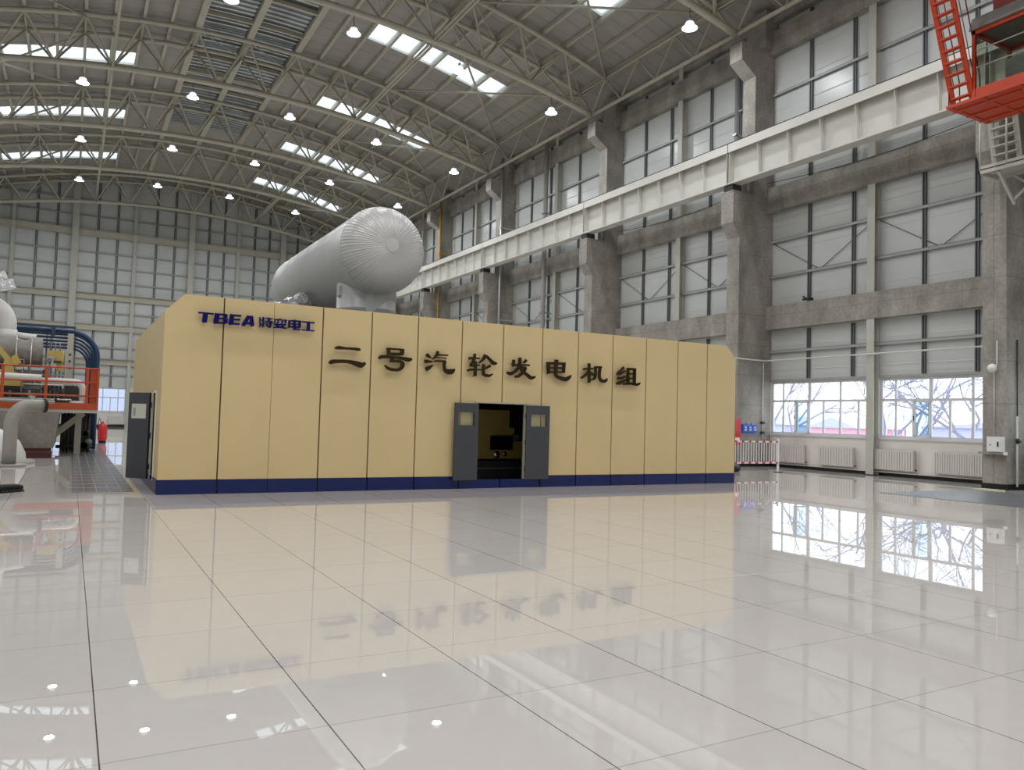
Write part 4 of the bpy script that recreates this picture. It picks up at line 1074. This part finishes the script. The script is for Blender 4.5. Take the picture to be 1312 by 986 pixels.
# access stair on the nearest column
t = thing('access_stair', 'white steel stair and landing on the nearest column under the crane cab', 'stair', (22.6, 12.2, 9.0))
sx0, sx1, sy0, sy1, sz = 22.05, 22.95, 11.0, 12.66, 8.98
MB().box(sx0, sx1, sy0, sy1, sz + .0, sz + .03).build('landing_plate', M['steel_light'], t)
MB().box(sx0, sx0 + .05, sy0, sy1, sz - .1, sz + .12).box(sx1 - .05, sx1, sy0, sy1, sz - .1, sz + .12).box(sx0, sx1, sy1 - .05, sy1, sz - .1, sz + .12).box(sx0, sx1, sy0, sy0 + .05, sz - .1, sz + .12).build('landing_frame', M['steel_light'], t)
b = MB(); b.bar((sx1, sy1 - .5, sz - .9), (sx0 + .1, sy1 - .5, sz - .1), .07, .07).bar((sx1, sy0 + .3, sz - .9), (sx0 + .1, sy0 + .3, sz - .1), .07, .07).bar((sx1 - .05, sy1 - .5, sz - .1), (sx1 - .05, sy0 + .3, sz - .8), .06, .06).bar((sx1 - .05, sy0 + .3, sz - .1), (sx1 - .05, sy1 - .5, sz - .8), .06, .06); b.build('bracket', M['steel_light'], t)
for y_ in (sy1 - .04, sy0 + .9): MB().tube([(sx0 + .02, y_, sz), (sx0 + .02, y_, sz + 1.35)], .028, 8).build('rail_post', M['steel_light'], t)
for k in range(6):
    z = sz + .22 + .24 * k
    x = sx0 + .42 + .10 * k * 0 + .05
    MB().box(sx0 + .32 - .05 * k + .1, sx0 + .55 - .05 * k + .1, sy1 - .85, sy1 - .18, z - .02, z + .02).build('tread', M['steel_light'], t)
for y_ in (sy1 - .18, sy1 - .85): MB().bar((sx0 + .56, y_, sz), (sx0 + .2, y_, sz + 1.75), .05, .14, (0, 1, 0)).build('stringer', M['steel_light'], t)
MB().bar((sx0 + .75, sy0 + .75, sz), (sx0 + .45, sy0 + .45, sz + 1.7), .06, .06).bar((sx0 + .5, sy0 + .3, sz + .9), (sx0 + .5, sy1 - 1.0, sz + .75), .05, .05).bar((sx0 + .5, sy0 + .3, sz + 1.4), (sx0 + .5, sy1 - 1.0, sz + 1.4), .05, .05).build('handrail', M['steel_light'], t)

o = MB().bar((24.7, 20.5, 6.5), (24.7, 20.5, 6.62), .05, .05).bar((24.7, 20.55, 6.58), (24.7, 20.95, 6.6), .09, .07).bar((24.7, 20.75, 6.6), (24.7, 20.95, 6.72), .05, .05).build('girder_clamp', M['rubber'])
tag(o, 'small black clamp left lying on the lowest concrete beam of the second bay', 'clamp', None, 'thing')

for bi in (1, 2):
    a, b_ = BAY[bi]
    pts = [(24.62, a + (b_ - a) * k / 10, 11.62 - .25 * math.sin(math.pi * k / 10)) for k in range(11)]
    tag(MB().tube(pts, .012, 5).build('slack_cable', M['rubber']), 'thin slack black cable strung above the crane-level beam in the %s bay' % ORD[bi], 'cable', None, 'thing')
# ------------------------------------------------------------------ neighbouring turbine on its low platform, at the left
o = MB().box(.07, 1.16, 16.98, 41.0, 0, .006).build('floor_strip', M['grate']); tag(o, 'dark grey tiled strip set in the floor between platform and enclosure', 'floor strip', None, 'thing')
plat = thing('steel_platform', 'low steel platform edged in orange railings at the left', 'platform', (-1.6, 33, 0))
PX0, PX1, PY0_, PY1_ = -5.0, .80, 30.0, 34.3
MB().box(PX0, PX1, PY0_, PY1_, 1.43, 1.54).build('deck', M['steel_light'], plat)
MB().box(PX0, PX1, PY0_ - .015, PY0_ + .01, 1.54, 1.76).build('toe_plate', M['orange_rail'], plat)
MB().box(PX1 - .01, PX1 + .015, PY0_, PY1_, 1.54, 1.76).build('toe_plate', M['orange_rail'], plat)
for x in (-4.36, -3.15, -1.94, -.73, .46):
    MB().box(x - .045, x + .045, PY0_, PY0_ + .05, 1.54, 2.95).build('rail_post', M['orange_rail'], plat)
for z in (2.93, 2.46, 2.0):
    MB().tube([(PX0, PY0_ + .02, z), (PX1, PY0_ + .02, z)], .03, 7).build('rail', M['orange_rail'], plat)
    MB().tube([(PX1, PY0_ + .02, z), (PX1, PY1_, z)], .03, 7).build('rail', M['orange_rail'], plat)
for k in range(3):
    y = PY0_ + .05 + k * 1.5
    MB().box(PX1 - .05, PX1 + .02, y - .04, y + .04, 1.54, 2.95).build('rail_post', M['orange_rail'], plat)
MB().box(.55, .76, PY0_ + .1, PY0_ + .16, 1.6, 2.9).build('gate_panel', M['orange_rail'], plat)
MB().bar((-.47, 31.5, .62), (.42, 31.5, 1.42), .16, .2).box(-.75, -.38, 31.4, 31.6, .5, .66).build('strut', M['steel_light'], plat)
MB().box(.17, .37, 31.4, 31.6, 0, 1.43).build('leg', M['steel_light'], plat)
MB().box(.2, .3, 34.1, 34.2, 0, 1.43).build('leg', M['steel_light'], plat)
MB().box(-4.6, -4.4, 31.4, 31.6, 0, 1.43).build('leg', M['steel_light'], plat)
t = thing('foundation_block', 'weathered concrete machine foundation block below the platform', 'foundation', (-2.4, 31, 0))
MB().prism([(-4.8, .28), (-.42, .28), (-.30, 1.42), (-4.8, 1.42)], 'y', 29.3, 34.2).build('block', M['concrete'], t)
MB().box(-1.9, -.55, 29.1, 34.2, 0, .28).build('base', M['maroon'], t)
o = MB().box(-1.15, -.45, 28.6, 29.2, 0, .2).build('low_box', M['maroon']); tag(o, 'dark red low box at the foot of the concrete block', 'box', None, 'thing')
o = MB().tube([(-4.5, 29.5, 1.83), (-.45, 29.5, 1.76)], .055, 9).build('front_pipe', M['pipe_grey']); tag(o, 'thin grey pipe with a capped end running in front of the orange edge', 'pipe', None, 'thing')
t = thing('elbow_pipe', 'thick grey pipe rising from the floor and bending over towards the platform', 'pipe', (-1.36, 24.8, 0))
MB().tube([(-1.36, 24.8, .05), (-1.36, 24.8, .7)] + bend((-1.36, 24.8, 1.15), (-1.34, 24.85, 1.62), (-.95, 24.95, 1.63)) + [(-.64, 25.05, 1.635)], .165, 18).build('pipe_run', M['pipe_grey'], t)
MB().lathe([(.17, 0), (.42, 0), (.42, .06), (.17, .06)], (-1.36, 24.8, 0), n=20).build('base_flange', M['pipe_grey'], t)
MB().tube([(-.64, 25.05, 1.635), (-.58, 25.07, 1.635)], .19, 16).build('end_flange', M['rubber'], t)
t = thing('dome_vessel', 'white rounded vessel on the floor behind the bent grey pipe', 'vessel', (-2.05, 26.2, 0))
MB().lathe([(0, 1.02), (.3, .98), (.6, .86), (.85, .62), (1.0, .3), (1.03, .08)], (-2.05, 26.2, 0), n=36).build('dome', M['pipe_white'], t)
MB().lathe([(1.03, .09), (1.25, .09), (1.25, 0)], (-2.05, 26.2, 0), n=36).build('base_ring', M['pipe_grey'], t)
t = thing('mop', 'wide black dust mop lying on the tiles at the left edge', 'mop', (-1.0, 17.4, 0))
b = MB()
random.seed(5)
pp = [(-1.55, 16.9, .07), (-1.3, 17.05, .075), (-1.05, 17.25, .075), (-.85, 17.42, .07), (-.74, 17.52, .06)]
b.tube(pp, .07, 10, radii=[.075, .085, .08, .08, .06])
b.build('head', M['rubber'], t)
for k in range(26):
    u = k / 25
    x, y = -1.55 + .8 * u, 16.9 + .6 * u
    b2 = MB(); b2.tube([(x, y, .05), (x + .05 + .03 * random.random(), y - .12 - .05 * random.random(), .015)], .018, 5)
    b2.build('fringe', M['rubber'], t)
MB().tube([(-1.05, 17.25, .12), (-1.10, 17.5, .22)], .022, 8).build('swivel', M['chrome'], t)
MB().tube([(-1.08, 17.4, .2), (-1.75, 19.6, 1.25)], .014, 8).build('handle', M['wood'], t)
# machine on the platform
t = thing('turbine_casing', 'grey insulated turbine casing lying on the platform', 'turbine', (-1.6, 33, 1.54))
random.seed(11)
b = MB()
pp = [(-4.4, 33.2, 3.55), (-3.4, 33.2, 3.55), (-2.3, 33.2, 3.52), (-1.95, 33.2, 3.56), (-1.5, 33.2, 3.5), (-1.2, 33.2, 3.55), (-.96, 33.2, 3.56)]
b.tube(pp, .52, 20, radii=[.6, .58, .50, .56, .47, .53, .53])
b.build('jacket', M['insul'], t)
MB().box(-4.4, -.9, 32.7, 33.7, 1.54, 2.9).build('pedestal', M['grime'], t)
b = MB()
for x in (-1.3, -1.75): b.tube([(x, 32.6, 1.9), (x, 32.6, 4.1)], .02, 6)
b.tube([(-2.0, 32.6, 3.25), (-1.5, 32.6, 3.25), (-1.5, 32.6, 2.8)], .02, 6)
b.build('small_pipe', M['zinc'], t)
t = thing('yellow_actuator', 'yellow actuator block between railing posts on the platform', 'actuator', (-.55, 32.6, 2.7))
MB().box(-.79, -.30, 32.4, 32.9, 3.22, 3.62).tube([(-.79, 32.65, 3.42), (-.28, 32.65, 3.42)], .22, 14).build('body', M['yellow'], t)
MB().box(-.50, -.32, 32.5, 32.8, 2.9, 3.22).build('bracket', M['yellow'], t)
b = MB()
for x in (-.7, -.56, -.42): b.tube([(x, 32.6, 3.6), (x, 32.6, 3.92)], .022, 6)
for x in (-.66, -.52, -.40, -.24): b.tube([(x, 32.55, 1.6), (x, 32.55, 3.0)], .03, 6)
b.build('tubes', M['grime'], t)
t = thing('yellow_lever_frame', 'pale yellow lever frame at the left of the platform', 'frame', (-2.1, 32.2, 1.54))
MB().prism([(-2.6, 2.3), (-1.45, 2.3), (-1.6, 2.75), (-1.75, 2.8), (-1.8, 3.15), (-1.9, 3.3), (-2.25, 3.7), (-2.45, 3.75), (-2.05, 3.2), (-2.1, 2.8), (-2.6, 2.75)], 'y', 32.0, 32.25).prism([(-1.8, 3.0), (-1.55, 3.1), (-1.7, 3.4), (-1.85, 3.3)], 'y', 31.95, 32.3).build('frame_plate', M['yellow'], t)
MB().box(-2.5, -1.5, 32.05, 32.2, 1.54, 2.3).build('pedestal', M['dark'], t)
o = MB().box(-.20, .0, 34.0, 34.2, 1.54, 4.4).build('cable_tray', M['steel_light']); tag(o, 'upright pale perforated tray behind the yellow actuator', 'cable tray', None, 'thing')
for z in (3.1, 3.35, 3.6): MB().tube([(-.1, 33.985, z), (-.1, 34.0, z)], .045, 10).build('hole', M['dark'], o)
o = MB().tube([(-4.6, 31.2, 2.62), (-2, 31.2, 2.6), (-.9, 31.2, 2.58)], .12, 12).build('white_pipe', M['pipe_white']); tag(o, 'thick white lagged pipe along the railing at the left', 'pipe', None, 'thing')
t = thing('bent_white_pipe', 'white lagged pipe bending down behind the railing corner', 'pipe', (.2, 31.6, 2.4))
MB().tube([(-.9, 31.4, 2.5)] + bend((.08, 31.4, 2.5), (.36, 31.4, 2.5), (.36, 31.4, 2.2)) + [(.36, 31.4, 1.62)], .115, 14).build('pipe_run', M['pipe_white'], t)
MB().tube([(-.02, 31.3, 1.74), (.38, 31.3, 1.74)], .1, 12).build('stub', M['pipe_white'], t)
MB().tube([(-.02, 31.3, 1.74), (-.1, 31.3, 1.74)], .13, 12).build('flange', M['dark'], t)
t = thing('pipe_rack', 'tangle of small dark pipes and valves behind the railing', 'pipes', (-1.2, 32.0, 1.54))
random.seed(21)
for k in range(7):
    z = 1.7 + .17 * k
    x0 = -4.2 + random.random() * 2; x1 = -.9 + random.random() * .9
    MB().tube([(x0, 31.8 + .08 * k, z), (x1, 31.8 + .08 * k, z), (x1, 31.8 + .08 * k, z - .3)], .03 + .025 * random.random(), 7).build('pipe_run', M[random.choice(['dark', 'grime', 'zinc'])], t)
for k in range(16):
    x = -3.8 + random.random() * 4.0
    y = 31.7 + random.random() * .9
    MB().tube([(x, y, 1.55), (x, y, 1.9 + random.random() * 1.0)], .02 + .03 * random.random(), 7).build('riser', M[random.choice(['dark', 'grime', 'zinc', 'rubber'])], t)
for k in range(9):
    x = -3.4 + random.random() * 3.5
    z = 1.8 + random.random() * .9
    MB().lathe([(0, -.04), (.09, -.04), (.09, .04), (0, .04)], (x, 31.65, z), 'y', 12).build('handwheel', M[random.choice(['chrome', 'dark', 'red'])], t)
for k in range(10):
    x = -2.3 + random.random() * 2.2
    z = 2.5 + random.random() * .9
    a = random.random() * 3
    MB().bar((x, 32.3, z), (x + .25 * math.cos(a), 32.3, z + .3 * math.sin(a)), .06, .08).build('link_rod', M[random.choice(['grime', 'dark', 'zinc'])], t)
o = MB().box(-3.6, .4, 32.9, 33.3, 1.55, 2.4).build('oil_unit', M['dark']); tag(o, 'dark equipment block under the turbine casing on the platform', 'equipment', None, 'thing')
# nested dark blue conduits, bending down behind the platform
for k in range(6):
    z = 4.52 - .125 * k
    xr = .84 - .07 * k
    r = .085 if k == 0 else .045
    R_ = .95 - .07 * k
    y = 34.5 + .05 * k
    o = MB().tube([(-4.5, y, z), (-1.5, y, z)] + bend((xr - R_, y, z), (xr, y, z), (xr, y, z - R_), 10) + [(xr, y, .02)], r, 10).build('blue_conduit', M['blue_pipe'])
    tag(o, 'dark blue conduit bending down behind the platform, %s from the outside of the bend' % ORD[k], 'conduit', 'nested blue conduits', 'thing')
o = MB().bar((-2.3, 34.3, 4.66), (.05, 34.3, 4.66), .08, .08).bar((-2.0, 34.3, 4.65), (-1.8, 34.3, 4.35), .06, .06).box(-.75, -.62, 34.25, 34.4, 4.3, 4.66).build('conduit_bracket', M['blue_pipe']); tag(o, 'dark blue bracket bar over the nested conduits', 'bracket', None, 'thing')
for x in (-.9, .05):
    o = MB().box(x - .03, x + .03, 34.9, 34.96, 0, 4.6).build('conduit_support', M['grime']); tag(o, 'thin upright support of the blue conduits, %s' % ('by the yellow actuator' if x < 0 else 'just before the bend'), 'support', None, 'thing')
t = thing('white_elbow_duct', 'large white lagged pipe elbow above the casing at the left edge', 'pipe', (-2.1, 33.5, 4.0))
MB().tube([(-4.2, 33.5, 5.22), (-3.0, 33.5, 5.22)] + bend((-2.7, 33.5, 5.22), (-2.12, 33.5, 5.2), (-2.12, 33.5, 4.5)) + [(-2.12, 33.5, 3.9)], .3, 20).build('pipe_run', M['pipe_white'], t)
MB().tube([(-2.12, 33.5, 3.95), (-2.12, 33.5, 4.35)], .33, 16).build('joint', M['pipe_white'], t)
o = MB().bar((-3.3, 33.3, 5.55), (-1.95, 33.3, 6.02), .35, .2, (0, 1, 0)).bar((-3.0, 33.2, 5.9), (-2.2, 33.2, 6.3), .3, .12, (0, 1, 0)).build('foil_flap', M['foil']); tag(o, 'folded silver insulation sheet above the white elbow', 'insulation', None, 'thing')
o = MB().tube([(-2.25, 33.8, 1.6), (-2.25, 33.8, 4.5)], .2, 12).build('white_riser', M['pipe_white']); tag(o, 'upright white lagged pipe at the very left of the platform', 'pipe', None, 'thing')
o = MB().tube([(-1.9, 33.5, 4.17), (-1.2, 33.5, 4.1)], .13, 12).build('white_stub', M['pipe_white']); tag(o, 'short white lagged pipe lying over the grey casing', 'pipe', None, 'thing')
t = thing('valve_station', 'cluster of dark valves and pipes under the platform corner', 'valves', (.45, 33, 0))
random.seed(31)
for k in range(8):
    x = -.15 + .11 * k
    MB().tube([(x, 32.6 + .1 * random.random(), 0), (x, 32.6, 1.42)], .03 + .02 * random.random(), 7).build('riser', M['dark'], t)
for k in range(7):
    x = .35 + .4 * random.random()
    z = .12 + random.random() * .6
    MB().lathe([(0, -.05), (.12, -.05), (.12, .05), (0, .05)], (x, 32.35, z), 'y', 12).build('handwheel', M[random.choice(['dark', 'rubber', 'grime'])], t)
MB().tube([(-.4, 32.4, .2), (.75, 32.4, .2)], .06, 8).build('manifold', M['dark'], t)
t = thing('fire_extinguisher', 'large red wheeled fire extinguisher on the floor beyond the platform', 'fire extinguisher', (1.36, 41, 0))
MB().lathe([(0, .08), (.17, .1), (.2, .2), (.2, .75), (.15, .88), (.05, .93), (.05, 1.0)], (1.36, 41.3, 0), n=18).build('body', M['red'], t)
MB().tube([(1.2, 41.3, .09), (1.52, 41.3, .09)], .09, 12).build('wheel', M['rubber'], t)
MB().tube([(1.3, 41.3, .95), (1.2, 41.25, 1.15), (1.14, 41.2, .6)], .02, 6).build('hose', M['rubber'], t)
for (x, k) in ((-.0, 0), (3.0, 1)):
    o = MB().box(x, x + 1.5, YE - .2, YE - .08, .25, .9).build('radiator', M['radiator']); tag(o, 'off-white radiator under the end wall window, %s' % ('by the thick column' if k == 0 else 'seen left of the open side door'), 'radiator', 'end wall radiators', 'thing')
# ------------------------------------------------------------------ outside the windows, in tones that paint in overexposure and glass haze
gm = mat('pale_winter_ground', srgb(214, 214, 218), .9, noise=.05, nscale=.3)
tag(struct(MB().box(XR + .3, 190, -60, 150, -3.0, -2.8).build('ground', gm)), 'pale winter ground outside the windows', 'ground')
tag(struct(MB().box(-60, 25, YE + .3, 190, -.5, -.31).build('ground', gm)), 'pale winter ground beyond the end wall', 'ground')
wallm = mat('haze_paled_shed_wall', srgb(178, 182, 202), .8)  # shed walls and roofs carry overexposure and window haze in their colour
pinkm = mat('haze_paled_pink_shed', srgb(214, 160, 178), .8)
roofm = mat('haze_paled_shed_roof', srgb(176, 180, 200), .8)
def shed(x, y0, y1, d, h, rh, wm, label):
    t = thing('shed', label, 'shed', (x + d / 2, (y0 + y1) / 2, -2.8))
    MB().box(x, x + d, y0, y1, -2.8, h).build('wall', wm, t)
    MB().prism([(y0 - .3, h), (y1 + .3, h), ((y0 + y1) / 2, h + rh)], 'x', x - .3, x + d + .3).build('roof', roofm, t)
shed(70, 62, 72, 10, 1.9, 1.1, wallm, 'haze-paled gabled shed seen through the far window')
shed(68, 51.0, 56.5, 8, 1.7, 1.1, pinkm, 'pink gabled shed seen through the window by the mid-bay post')
shed(74, 36, 48, 10, 2.0, .5, wallm, 'long pale shed behind the bare trees')
shed(60, 30.6, 33.6, 8, 1.8, .8, pinkm, 'pink shed seen through the nearer window')
shed(78, 14, 34, 10, 1.9, .6, wallm, 'pale shed farthest along the yard')
bark = mat('haze_paled_bark', srgb(150, 148, 170), .9)  # washed-out look through the bright glass is painted into the bark tone
random.seed(17)
def tree(x, y, h, label):
    b = MB()
    def grow(p, d, l, r, lev):
        q = p + d * l
        mid_ = (p + q) / 2 + Vector((random.uniform(-1, 1), random.uniform(-1, 1), random.uniform(-.4, .4))) * l * .08
        b.tube([p, mid_, q], r, 5, False, [r, r * .85, r * .65])
        if lev == 0: return
        for k in range(3 if lev > 1 else 2):
            nd = (d + Vector((random.uniform(-1, 1), random.uniform(-1, 1), random.uniform(-.5, .45))) * 1.1).normalized()
            grow(p + d * l * random.uniform(.55, 1), nd, l * random.uniform(.55, .8), r * .55, lev - 1)
    grow(Vector((x, y, -2.8)), Vector((0.05, .05, 1)).normalized(), h * .36, h * .010, 5)
    tag(b.build('bare_tree', bark), label, 'tree', 'bare trees outside', 'thing')
tree(36, 32.5, 13.5, 'bare branching tree outside the far half of the window bay')
tree(40, 28.2, 14.5, 'bare branching tree outside right behind the mid-bay post')
tree(37, 24.2, 13.5, 'bare branching tree outside the nearer window, left of its middle')
tree(35, 20.2, 13, 'bare branching tree outside by the nearest column')
tree(46, 39.5, 15, 'bare branching tree farther out in the yard')
# white transmission tower in the yard
t = thing('lattice_tower', 'pale lattice tower standing in the yard outside', 'tower', (50, 33.5, -2.8))
for k in range(5):
    z0, z1 = -2.8 + 2.6 * k, -2.8 + 2.6 * (k + 1)
    w0, w1 = 1.3 - .22 * k, 1.3 - .22 * (k + 1)
    b = MB()
    c = lambda w, z: [Vector((50 + sx * w, 33.5 + sy * w, z)) for sx, sy in ((-1, -1), (1, -1), (1, 1), (-1, 1))]
    p, q = c(w0, z0), c(w1, z1)
    for i in range(4): b.tube([p[i], q[i]], .05, 5).tube([p[i], q[(i + 1) % 4]], .03, 5).tube([p[(i + 1) % 4], q[i]], .03, 5).tube([q[i], q[(i + 1) % 4]], .03, 5)
    b.build('section', M['upvc'], t)
# block seen through the end wall windows
shed(-20, 96, 97, 40, 6, .3, wallm, 'pale building across the yard beyond the end wall')

o = MB().box(-.28, .62, 33.75, 34.15, 0, 1.38).prism([(-.28, .9), (.3, .9), (.3, 1.3), (-.28, 1.3)], 'y', 33.65, 33.75).build('shade_backdrop_box', M['dark']); tag(o, 'dark box added as shade backdrop behind the valves under the platform corner', 'equipment', None, 'thing')  # added dark box stands in for the shade under the platform
